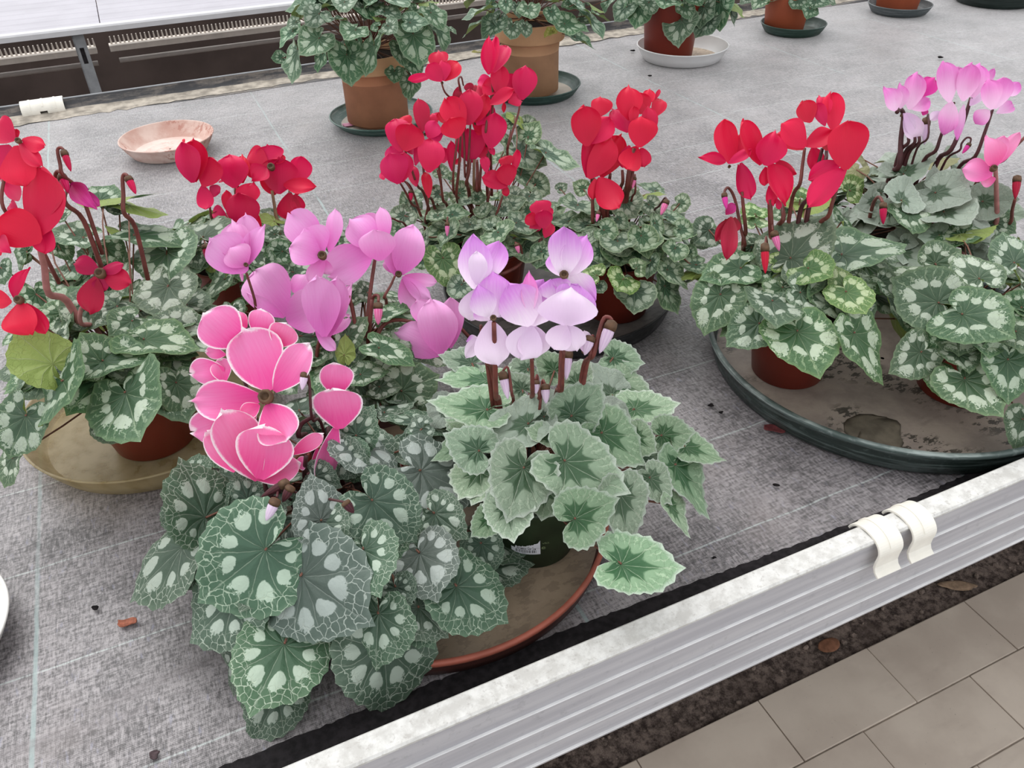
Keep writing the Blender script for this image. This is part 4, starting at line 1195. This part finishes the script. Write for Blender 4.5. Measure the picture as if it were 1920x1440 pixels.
p.leaves(f7, [(200, 650, 455, 810, 220), (110, 920, 230, 1020, 200), (60, 1020, 40, 1150, 200), (230, 1150, 280, 1200, 130), (20, 430, 150, 480, 180)], n0=10)
p.fill(26, .055)
p.flower(f6, 'red', [(485, 347, 385, 235, 115), (500, 345, 488, 205, 105), (505, 345, 595, 200, 120), (480, 280, 460, 125, 135), (430, 305, 258, 345, 55)], [(482, 350), (510, 430), (580, 510), (640, 700), (650, 1000)], srad=.0018)
p.flower(f6, 'red', [(822, 298, 820, 30, 100), (845, 280, 872, 35, 66), (858, 285, 952, 75, 100)], [(840, 290), (850, 500), (830, 800)], push=-.02)
p.flower(f6, 'red', [(832, 512, 995, 410, 95), (890, 445, 905, 240, 125), (885, 420, 778, 375, 120), (850, 360, 738, 345, 80, 'rose'), (960, 500, 1060, 490, 90, 'rose')], [(840, 440), (825, 520), (800, 700)], push=-.02)
p.flower(f6, 'red', [(1055, 478, 1085, 245, 165), (1000, 450, 955, 300, 130), (1000, 460, 960, 420, 80), (930, 500, 925, 575, 30)], [(1045, 470), (1030, 580), (960, 800)], push=-.03)
p.flower(f6, 'wilt', [(600, 512, 605, 385, 66), (690, 430, 670, 365, 66), (720, 430, 700, 375, 50)], [(640, 380), (625, 320), (605, 345)], push=-.02, srad=.0016)
p.flower(f6, 'red', [(682, 657, 685, 412, 160), (700, 650, 620, 590, 80), (725, 640, 800, 455, 120), (740, 660, 840, 520, 120, 'rose'), (750, 490, 750, 365, 80)], [(690, 650), (680, 850), (665, 1070)])
p.flower(f6, 'red', [(600, 752, 540, 618, 180), (640, 690, 515, 475, 170), (510, 650, 465, 575, 60)], [(600, 740), (570, 980), (570, 1130)], push=.02)
p.flower(f6, 'crimson', [(350, 705, 322, 478, 110), (365, 690, 375, 560, 60)], [(350, 700), (350, 900), (380, 1150)])
p.flower(f6, 'red', [(225, 842, 280, 655, 190), (195, 845, 150, 610, 170), (245, 690, 200, 595, 100), (250, 840, 300, 720, 90)], [(225, 840), (270, 970), (315, 1095)], push=.01)
p.flower(f6, 'rose', [(390, 750, 450, 638, 120), (470, 775, 430, 690, 100), (450, 650, 415, 575, 95), (390, 650, 385, 590, 60)], [(430, 760), (470, 980), (495, 1190)])
p.flower(f6, 'rose', [(395, 995, 405, 760, 180), (300, 945, 345, 740, 75), (450, 965, 440, 810, 90), (280, 870, 240, 800, 60)], [(455, 980), (480, 1080), (495, 1195)], push=.02)
p.flower(f6, 'rose', [(180, 1075, 120, 865, 190), (205, 1065, 225, 860, 125), (160, 920, 130, 815, 130), (75, 1050, 60, 1000, 50)], [(190, 1072), (230, 1140), (275, 1225)], push=.03)
p.flower(f6, 'red', [(832, 825, 875, 580, 165), (745, 730, 785, 555, 140), (805, 1000, 780, 880, 66), (860, 830, 830, 860, 60)], [(822, 820), (815, 950), (800, 1000)], push=.01)
p.flower(f6, 'red', [(690, 925, 680, 690, 200), (790, 905, 745, 730, 130), (500, 930, 480, 825, 100), (620, 930, 590, 910, 60)], [(735, 910), (740, 1000), (735, 1110)], push=-.01, srad=.0034)
p.flower(f6, 'red', [(560, 985, 555, 775, 66), (395, 1175, 365, 990, 70), (305, 1095, 255, 940, 80)], [(390, 1170), (385, 1250), (370, 1350)], push=.02)
p.flower(f6, 'red', [(965, 1085, 925, 940, 140), (950, 1095, 780, 1025, 120), (955, 960, 925, 880, 100), (1005, 990, 1022, 845, 60), (940, 1090, 948, 1168, 50)], [(920, 1160), (895, 1240), (865, 1330)], push=.02)
p.flower(l6, 'red', [(1640, 245, 1640, 70, 160), (1565, 205, 1475, 125, 120), (1625, 130, 1580, -20, 200), (1605, 265, 1530, 190, 130), (1655, 335, 1715, 195, 110), (1680, 160, 1690, 40, 90)], [(1625, 340), (1560, 440), (1480, 520), (1380, 620), (1240, 690)], push=.06, srad=.003)
for st_ in (((620, 740), (610, 950), (590, 1155)), ((715, 905), (715, 1100)), ((690, 905), (680, 1000), (660, 1075)), ((770, 905), (755, 1100)), ((830, 1130), (800, 1255))):
    p.stem(f6, st_, p.fdepth(f6[0] + st_[0][0] * f6[2], f6[1] + st_[0][1] * f6[2]), Matrix.Translation(-Vector(p.loc)), p.root, 'olive' if st_[0][0] == 715 else 'brown', .0026)
p.bud(l6, (712, 195), (712, 328), 44, 'candy', [(712, 190), (715, 150), (730, 60)], push=.01)
p.bud(l6, (1380, 400), (1405, 490), 48, 'candy', [(1378, 395), (1370, 385), (1420, 420), (1440, 560)], push=.02)
p.bud(f6, (265, 1130), (268, 1200), 34, 'red', [(265, 1120), (240, 1080), (220, 1060)], push=.01)
p.bud(f6, (108, 1360), (112, 1380), 20, 'wilt', [(108, 1350), (130, 1325), (175, 1345)], push=.02)

# ================= 7: red cyclamen, right of centre
p = Plant('potted_cyclamen', 'red cyclamen with an upright double clump of flowers in the black saucer', (.690, 1.090, .0045), (.115, .175, .095), .12, 'E')
p.pot(.072, .058, .115, M_TERRA_R)
p.leaves(l7, [(650, 690, 735, 630, 160, 'G'), (548, 775, 475, 888, 275, 'G'), (390, 385, 505, 440, 190), (330, 745, 240, 690, 190, 'G'), (500, 470, 500, 615, 275), (690, 430, 740, 622, 230), (800, 330, 850, 495, 130), (960, 530, 932, 662, 195),
              (350, 830, 382, 905, 120), (640, 860, 610, 1078, 310), (180, 180, 150, 312, 290), (560, 160, 640, 322, 250), (1000, 380, 1130, 430, 160), (500, 300, 582, 385, 140), (750, 180, 830, 275, 160), (990, 175, 1068, 215, 170),
              (800, 70, 635, 35, 120), (720, 110, 895, 80, 55, 'u'), (900, 280, 1045, 335, 130), (1140, 720, 862, 768, 90, 'u'), (1130, 660, 960, 680, 150), (900, 700, 1050, 870, 190), (760, 630, 740, 780, 130), (370, 560, 265, 640, 180),
              (880, 830, 945, 1072, 230), (1190, 400, 1180, 265, 230, 'C'), (1180, 440, 1075, 520, 180, 'C'), (300, 450, 225, 400, 130), (230, 60, 145, 5, 130), (40, 60, 105, 25, 90), (830, 540, 862, 645, 120), (620, 100, 560, 40, 130), (450, 330, 400, 300, 100), (1060, 560, 1130, 600, 120)], spread=.05)
p.fill(24, .06)
p.flower(f7, 'red', [(545, 597, 515, 265, 240), (560, 575, 735, 375, 200), (650, 350, 660, 180, 170), (600, 350, 640, 290, 70)], [(560, 590), (580, 900), (600, 1200)], push=-.01)
p.flower(f7, 'red', [(560, 870, 745, 540, 210), (545, 862, 590, 490, 150), (665, 862, 825, 525, 200), (640, 640, 700, 535, 70)], [(600, 870), (590, 1050), (592, 1275)], srad=.003, push=.01)
p.flower(f7, 'red', [(985, 610, 1010, 360, 230), (930, 420, 940, 270, 80), (1065, 545, 1065, 270, 130), (900, 380, 895, 85, 210), (1000, 330, 985, 160, 170), (1045, 260, 1075, 122, 100), (1110, 355, 1165, 190, 120), (885, 485, 755, 280, 170), (1112, 220, 1162, 118, 34)],
         [(940, 620), (900, 800), (880, 950)], push=-.015, srad=.004, tilt=.3)
p.flower(f7, 'red', [(965, 610, 880, 805, 190), (1005, 620, 1020, 775, 140), (900, 600, 840, 780, 110)], [(930, 800), (905, 950)], push=-.01, srad=.004)
p.flower(f7, 'red', [(650, 875, 800, 1140, 210), (612, 880, 590, 1048, 90), (640, 870, 690, 990, 100)], [(640, 880), (670, 1080), (690, 1220)], push=.02, srad=.004)
for st_ in (((840, 805), (845, 905)), ((740, 830), (735, 870)), ((720, 1080), (710, 1220)), ((660, 1080), (650, 1220))):
    p.stem(f7, st_, p.fdepth(f7[0] + st_[0][0] * f7[2], f7[1] + st_[0][1] * f7[2]), Matrix.Translation(-Vector(p.loc)), p.root, 'brown', .003)
p.bud(f7, (945, 870), (926, 965), 34, 'candy', [(945, 865), (948, 850), (950, 990)])
p.bud(f7, (1215, 1065), (1165, 1185), 56, 'candy', [(1220, 1060), (1200, 1040), (1150, 1110)], 'dark')
p.bud(f7, (640, 1160), (622, 1242), 34, 'candy', [(640, 1150), (645, 1180), (650, 1230)], push=.02)

# ================= 8: red cyclamen in the big tray
p = Plant('potted_cyclamen', 'red cyclamen with butterfly-like flowers in the terracotta pot at the left of the big tray', (.846, .795, .0045), (.125, .190, .105), .125, 'C')
p.pot(.074, .057, .118, M_TERRA_R)
p.leaves(c7, [(485, 468, 455, 588, 275), (605, 615, 648, 818, 335), (840, 425, 880, 542, 215, 'G'), (885, 625, 1030, 858, 265), (655, 312, 712, 372, 205, 'G'), (830, 400, 808, 300, 140, 'G'), (570, 262, 752, 52, 280), (820, 242, 1122, 165, 210),
              (1000, 235, 1110, 275, 110), (330, 310, 138, 352, 180), (230, 440, 150, 628, 215), (420, 580, 268, 682, 210), (620, 430, 780, 492, 180), (500, 290, 572, 258, 95, 'G'), (400, 190, 430, 125, 130), (400, 100, 398, 25, 140, 'G'),
              (930, 290, 1112, 362, 190), (1000, 370, 1042, 455, 140), (890, 360, 952, 432, 100), (520, 640, 478, 702, 120), (180, 130, 98, 200, 150), (820, 90, 882, 48, 140), (1040, 430, 1130, 582, 140), (380, 210, 442, 282, 140), (700, 440, 640, 480, 160), (560, 530, 520, 600, 140)], spread=.05)
p.leaves(f8, [(1085, 935, 1100, 815, 190, 'G'), (1130, 1030, 1340, 950, 170, 'u'), (1000, 1000, 1200, 985, 130, 'u'), (960, 1080, 900, 990, 200), (700, 1080, 690, 960, 220, 'G')], n0=14)
p.fill(26, .068)
p.flower(f8, 'red', [(480, 657, 668, 545, 85), (450, 645, 235, 602, 100), (488, 655, 435, 300, 190), (560, 610, 585, 415, 110), (580, 660, 650, 960, 145), (558, 670, 576, 905, 55)], [(590, 900), (605, 1060), (622, 1235)], srad=.003)
p.flower(f8, 'red', [(790, 672, 875, 388, 240), (745, 665, 595, 298, 180), (820, 670, 965, 995, 200), (870, 635, 1038, 755, 95), (790, 690, 778, 845, 90), (820, 850, 855, 1015, 95), (885, 960, 912, 1045, 52)], [(825, 960), (835, 1200), (850, 1440)], srad=.0048)
p.stem(f8, [(930, 990), (938, 1130)], p.fdepth(1467, 390, -.02), Matrix.Translation(-Vector(p.loc)), p.root, 'brown', .0036)
p.flower(f8, 'red', [(1125, 515, 955, 320, 215), (1130, 512, 1345, 385, 150), (1170, 310, 1095, 138, 185), (1165, 310, 1205, 160, 56), (1290, 340, 1218, 160, 100), (1360, 390, 1345, 65, 165), (1300, 270, 1245, 82, 130), (1110, 535, 865, 415, 150), (1185, 520, 1192, 725, 140)],
         [(1120, 530), (1100, 680), (1078, 835)], srad=.0026, push=-.02, tilt=.3)
p.flower(f8, 'red', [(1470, 705, 1470, 305, 300), (1465, 700, 1175, 1000, 195), (1415, 655, 1155, 790, 160), (1300, 550, 1300, 430, 130)], [(1390, 880), (1350, 1000), (1318, 1105)], srad=.003, push=.0)
for st_ in (((1270, 530), (1220, 720), (1155, 945)), ((1305, 550), (1292, 640))):
    p.stem(f8, st_, p.fdepth(f8[0] + st_[0][0] * f8[2], f8[1] + st_[0][1] * f8[2], -.02), Matrix.Translation(-Vector(p.loc)), p.root, 'dark', .003)
p.flower(f8, 'wilt', [(500, 1115, 478, 1435, 140), (475, 1130, 382, 1300, 90), (530, 1115, 545, 1230, 90), (480, 1120, 430, 1330, 80), (455, 1090, 525, 1005, 80, 'magenta')], [(440, 920), (450, 880), (480, 868), (530, 960), (580, 1200), (615, 1340)], push=.03, srad=.0024)
p.bud(f8, (440, 915), (460, 1045), 50, 'hot', None, push=.03)
p.bud(f8, (860, 1240), (905, 1398), 64, 'candy', [(850, 1220), (845, 1190), (860, 1400)], push=.02)
p.bud(c7, (448, 205), (450, 342), 40, 'red', [(450, 195), (455, 170), (470, 300)], push=.03)

# ================= 9: leafy cyclamen in the tray
p = Plant('potted_cyclamen', 'leafy cyclamen without open flowers in the right hand part of the big tray', (1.055, .640, .0045), (.115, .185, .100), .115, 'C')
p.pot(.074, .058, .115, M_TERRA_R)
p.leaves(c9, [(862, 548, 1002, 685, 410), (720, 480, 485, 305, 390), (970, 330, 918, 148, 280), (1195, 655, 1235, 790, 270), (700, 240, 872, 150, 240), (1190, 230, 1198, 15, 300), (615, 785, 430, 910, 280), (1150, 830, 1128, 1088, 330), (980, 685, 950, 805, 250),
              (880, 945, 1000, 1152, 370), (1230, 510, 1112, 465, 190), (1230, 365, 1165, 400, 180), (840, 790, 840, 905, 220), (760, 680, 655, 762, 160), (1240, 1200, 1185, 1375, 230), (700, 900, 692, 1045, 200), (870, 60, 690, 112, 140), (840, 72, 1085, 30, 95, 'u'),
              (1090, 330, 1180, 300, 150), (1260, 800, 1340, 900, 260), (1290, 560, 1400, 640, 280), (1300, 380, 1380, 470, 260), (1280, 200, 1380, 120, 260), (1100, 960, 1080, 1060, 200), (560, 600, 620, 680, 140)], spread=.055)
p.fill(24, .066)

# ================= 10: grey silver leaves, orchid pink flowers
p = Plant('potted_cyclamen', 'cyclamen with orchid pink flowers above smooth grey silver leaves at the right', (1.175, .925, .0), (.130, .180, .100), .14, 'D')
p.pot(.066, .052, .12, M_TERRA_R)
p.leaves(c10, [(430, 850, 655, 690, 200), (660, 985, 820, 1092, 330), (420, 1040, 520, 875, 280), (410, 850, 230, 840, 150), (1000, 1050, 1190, 1065, 260), (860, 840, 975, 935, 180), (650, 940, 640, 795, 170), (720, 1120, 790, 1278, 340), (470, 1130, 430, 1300, 290, 'C'),
               (220, 1050, 95, 1095, 170), (340, 1120, 265, 1225, 160), (620, 780, 835, 700, 120, 'u'), (690, 1290, 525, 1335, 180), (860, 1250, 1025, 1250, 130, 'C'), (50, 970, 175, 880, 210, 'G'), (100, 830, 15, 930, 110, 'u'), (150, 760, 225, 885, 100, 'u'), (380, 740, 225, 800, 70),
               (1150, 1130, 1240, 1190, 170), (440, 1340, 520, 1362, 110), (270, 990, 175, 950, 130), (560, 1000, 600, 900, 120), (1080, 1200, 1180, 1290, 200, 'C'), (800, 1180, 900, 1240, 160), (760, 760, 860, 720, 180), (560, 700, 520, 650, 170), (960, 800, 1080, 760, 170)], spread=.05)
p.fill(34, .07, front=True)
p.flower(c10, 'orchid', [(375, 405, 305, 240, 130), (410, 390, 412, 212, 90), (475, 395, 530, 140, 145), (545, 305, 655, 175, 120, 'hot'), (475, 385, 605, 335, 120), (570, 440, 590, 390, 50, 'hot'), (445, 430, 575, 580, 150, 'white'), (430, 430, 490, 590, 80, 'white'), (450, 490, 522, 592, 22, 'hot')],
         [(385, 420), (405, 395), (432, 440), (415, 600), (400, 800)], srad=.0042, push=.01, stemcol='dark', tilt=.3)
p.flower(c10, 'orchid', [(762, 345, 735, 62, 150), (855, 335, 905, 78, 165), (925, 310, 975, 78, 150), (1005, 235, 1072, 112, 56), (770, 345, 740, 560, 140), (860, 370, 800, 615, 75), (905, 370, 1010, 240, 80, 'white'), (700, 415, 625, 470, 60, 'white'), (800, 170, 830, 100, 80)],
         [(912, 315), (860, 480), (770, 685)], srad=.0036, stemcol='dark', tilt=.3)
p.flower(c10, 'orchid', [(1062, 395, 1045, 190, 150), (1085, 390, 1135, 180, 145), (1180, 300, 1245, 210, 90), (1095, 425, 1225, 360, 85), (1040, 405, 948, 495, 110)], [(1065, 398), (1010, 560), (940, 735)], srad=.003, stemcol='dark')
p.flower(c10, 'candy', [(1070, 805, 1035, 590, 160), (1085, 800, 1135, 592, 120), (1105, 780, 1245, 570, 90), (1060, 860, 862, 815, 160), (1085, 890, 985, 925, 80)], [(1085, 815), (1092, 1000), (1085, 1225)], (1075, 815, 50), srad=.004, stemcol='pink', push=.05)
p.stem(c10, [(1300, 590), (1200, 690), (1140, 760)], p.fdepth(1890, 290), Matrix.Translation(-Vector(p.loc)), p.root, 'brown', .003)
for st_ in (((712, 545), (690, 610), (658, 695)), ((466, 595), (464, 640)), ((512, 595), (508, 640)), ((545, 590), (538, 640))):
    p.stem(c10, st_, p.fdepth(c10[0] + st_[0][0] * c10[2], c10[1] + st_[0][1] * c10[2]), Matrix.Translation(-Vector(p.loc)), p.root, 'dark', .003)
p.bud(c10, (595, 470), (580, 650), 56, 'white', [(600, 460), (608, 440), (605, 600)], 'dark', push=-.02)
p.bud(c10, (900, 645), (850, 712), 34, 'hot', [(905, 640), (910, 605), (880, 600), (845, 640), (830, 690)], 'dark')
p.bud(c10, (1240, 880), (1225, 1035), 56, 'crimson', [(1225, 1035), (1205, 1110), (1185, 1210)], push=.04, srad=.003)
p.bud(c10, (288, 1070), (288, 1215), 52, 'red', [(285, 1060), (260, 1020), (225, 1050), (200, 1130), (180, 1210)], push=.05, srad=.003)

# ================= back row of clay pots
p = Plant('potted_cyclamen', 'bushy cyclamen in a tan clay pot, leftmost of the far row', (.597, 2.290, .004), (.285, .235, .135), .21, 'F', cat='potted plant')
p.pot(.106, .072, .200, M_CLAY, .045, M_CLAY_L)
p.leaves(cB1, [(470, 340, 312, 505, 300), (800, 265, 728, 395, 250), (610, 165, 600, 248, 215), (700, 15, 680, 145, 205), (1090, 230, 1172, 322, 190), (1290, 200, 1462, 212, 200), (470, 120, 370, 255, 230), (1480, 110, 1605, 262, 200), (720, 490, 775, 768, 310), (960, 400, 878, 675, 240),
               (230, 280, 105, 415, 180), (270, 440, 215, 740, 240), (1150, 640, 1152, 760, 160), (1300, 690, 1285, 905, 200), (1300, 560, 1395, 665, 165), (1320, 300, 1385, 595, 340), (400, 60, 262, 95, 160), (260, 200, 165, 245, 120), (140, 520, 62, 545, 130), (500, 480, 455, 652, 150),
               (990, 240, 925, 210, 100), (1280, 130, 1205, 200, 110), (1200, 430, 1250, 595, 180), (1540, 250, 1605, 475, 140), (1060, 100, 1225, 145, 170), (930, 0, 1005, 55, 170), (1290, -10, 1305, 45, 130), (1430, 30, 1560, 20, 100, 'u'), (600, 40, 445, 65, 90), (1150, -20, 1172, 85, 130),
               (1060, 170, 895, 150, 80, 'u'), (800, 430, 852, 645, 160), (1640, 260, 1718, 312, 70), (1340, 80, 1288, 130, 120), (860, 60, 882, 185, 130), (540, -30, 480, 20, 160), (820, -20, 850, 40, 140), (640, 420, 600, 560, 150)], spread=.07)
p.fill(34, .08)
p = Plant('potted_cyclamen', 'cyclamen in a pale clay pot with a thick tan rim, second of the far row', (1.105, 2.325, .004), (.300, .225, .135), .225, 'F')
p.pot(.106, .073, .215, M_CLAY2, .052, M_CLAY_L)
p.leaves(cB2, [(1050, 210, 1265, 280, 235), (720, 70, 742, 210, 210), (930, 105, 962, 222, 150), (430, 205, 300, 335, 215), (580, 235, 560, 372, 180), (690, 235, 702, 345, 120), (330, 80, 125, 165, 140), (290, 200, 120, 322, 95), (520, 20, 522, 122, 120), (1150, 30, 1295, 125, 120),
               (1250, 140, 1415, 335, 180), (1150, 330, 1345, 445, 165), (940, 285, 868, 345, 95, 'y'), (470, 150, 440, 255, 140), (850, -10, 1015, 20, 90), (1290, 50, 1400, 130, 75, 'u'), (1450, -10, 1400, 112, 80), (1340, 130, 1465, 188, 55), (370, 120, 305, 225, 80, 'u'),
               (1180, 180, 1260, 250, 180), (340, 470, 218, 482, 55, 'y'), (620, 60, 640, 160, 120), (410, 20, 340, 60, 120), (1080, 20, 1150, 90, 140)], spread=.07)
p.fill(30, .08)
p = Plant('potted_cyclamen', 'cyclamen with grey green leaves in a red brown pot standing in the white saucer', (1.700, 2.450, .004), (.28, .20, .12), .21, 'F')
p.pot(.098, .082, .195, M_TERRA_R)
p.leaves(cB3, [(380, 92, 360, 212, 125), (190, 30, 170, 128, 120), (130, 30, 78, 92, 95), (310, 0, 288, 68, 140), (390, 30, 422, 92, 85), (480, 30, 460, 128, 88), (550, 10, 545, 135, 110), (500, 90, 440, 168, 105), (590, 30, 622, 118, 75), (620, 30, 662, 82, 60, 'u'), (60, -10, 28, 42, 55), (440, -10, 460, 40, 90), (230, 10, 230, 80, 100)], spread=.06)
p.fill(26, .085)
p = Plant('potted_cyclamen', 'small leafy cyclamen in an orange terracotta pot standing in a dark green saucer', (2.285, 2.545, .004), (.28, .17, .11), .19, 'F')
p.pot(.088, .072, .165, M_TERRA_O)
p.leaves(cB3, [(960, 40, 938, 92, 75), (900, 0, 952, 42, 85), (980, 0, 1032, 32, 85), (740, 0, 698, 42, 65), (790, 0, 802, 22, 75), (1030, 0, 1078, 15, 55), (680, -5, 640, 15, 50)], spread=.05)
p.fill(24, .075)
p = Plant('potted_cyclamen', 'plant in an orange terracotta pot cut by the top edge, farthest along the bench', (2.885, 2.575, .004), (.30, .16, .10), .20, 'F')
p.pot(.098, .078, .180, M_TERRA_O)
p.fill(22, .075)

# ------------------------------------------------------------------ small litter
def blob(name, label, cat, px, py, size, mat, group=None, z=.002, seed=1, flat=.45, lobes=3):
    g = np.random.default_rng(seed)
    bm = bmesh.new()
    bmesh.ops.create_icosphere(bm, subdivisions=3, radius=1)
    k = g.normal(0, 1, (lobes, 3)); ph = g.uniform(0, 6, lobes)
    for vt in bm.verts:
        q = np.array(vt.co)
        s_ = 1 + sum(.22 * math.sin(2.2 * (q @ k[i]) + ph[i]) for i in range(lobes))
        vt.co = Vector(q * s_ * np.array([size[0], size[1], size[1] * flat]))
    for fc in bm.faces: fc.smooth = True
    me = bpy.data.meshes.new(name); bm.to_mesh(me); bm.free()
    zmin = min(vt.co.z for vt in me.vertices)
    c = on_z(px, py, z)
    o = link(name, me, None, (float(c[0]), float(c[1]), z - zmin - .0005), mat)
    o.rotation_euler = (0, 0, g.uniform(-.6, .2))
    return tag(o, label, cat, group)


def curl_petal(name, label, px, py, L, w, mat, rot, z=.0015, seed=0):
    v, f = [], []
    for j in range(13):
        t = j / 12
        a = 2.6 * (t - .5)
        hw = w * .5 * (math.sin(math.pi * (.08 + .88 * t)) ** .6)
        for i in range(7):
            u = -1 + i / 3
            v.append((L * .42 * math.sin(a), u * hw + .12 * w * math.sin(3 * a + seed), .004 + L * .16 * (1 - math.cos(a)) * (.6 + .25 * u) + .10 * w * u * u))
    for j in range(12):
        for i in range(6):
            a = j * 7 + i
            f.append((a, a + 1, a + 8, a + 7))
    zm = min(q[2] for q in v)
    c = on_z(px, py, z)
    o = link(name, mesh(name, v, f), None, (float(c[0]), float(c[1]), z - zm), mat)
    md = o.modifiers.new('thick', 'SOLIDIFY'); md.thickness = .0012
    o.rotation_euler = (0, 0, rot)
    return tag(o, label, 'petal')


DRY = plain('dried_petal_brown', '#9a5a44', .6, .3, .3, 200)
curl_petal('dried_petal', 'curled reddish brown dried petal lying alone on the cloth at lower left', 240, 1168, .028, .011, DRY, -.3)
curl_petal('dried_petal', 'tiny dark shrivelled petal near the bottom edge of the cloth', 290, 1416, .012, .010, plain('dark_dried', '#4d3f42', .7, .2, .3, 200), .9, seed=1)
curl_petal('dried_petal', 'dark red wilted petal tucked against the outside of the big tray', 1452, 806, .040, .016, plain('dark_red_dried', '#5a2a2c', .6, .3, .3, 150), -.7, seed=2)
c_ = curl_petal('fallen_petal', 'pink fallen petal lying in the grey green saucer of the tan pot', 653, 236, .038, .03, plain('fallen_pink', '#c98aa6', .5, .3, .12, 60), .4, .006, 3)
BLK = plain('soil_crumb_black', '#1c191a', .9, .1, .4, 200)
for i, (x, y, s_, lb) in enumerate(((1333, 760, .0042, 'black crumb on the cloth left of the big tray, the upper one'), (1352, 774, .0034, 'black crumb on the cloth left of the big tray, just below the largest one'), (1455, 910, .004, 'dark crumb on the cloth below the big tray'),
                                    (1339, 1046, .003, 'dark crumb on the cloth near the shaded front edge'), (178, 1140, .004, 'dark fibre crumb left of the curled dried petal'), (1187, 96, .010, 'dark crumb on the far cloth left of the white saucer'),
                                    (1763, 109, .009, 'dark crumb on the far cloth behind the orchid pink flowers'), (1218, 143, .006, 'small dark crumb in front of the white saucer'))):
    blob('soil_crumb', lb, 'crumb', x, y, (s_, s_ * .7), BLK, 'dark crumbs on the cloth', seed=i + 5)
blob('algae_patch', 'dark olive algae clump on the floor of the big tray', 'algae', 1640, 818, (.052, .030), plain('algae', '#686054', .8, .2, .3, 30, bump=.4), None, .0048, 21, .05)
blob('brown_leaf', 'brown dead leaf on the dirt strip by the tiles', 'leaf', 1548, 1212, (.022, .014), plain('dead_leaf', '#7a5440', .8, .2, .25, 80), None, FZ - .006, 31, .16)
blob('brown_leaf', 'pale dry leaf on the dirt strip farther along by the tiles', 'leaf', 1800, 1100, (.035, .014), plain('pale_dead_leaf', '#8a7460', .8, .2, .25, 80), None, FZ - .006, 33, .14)
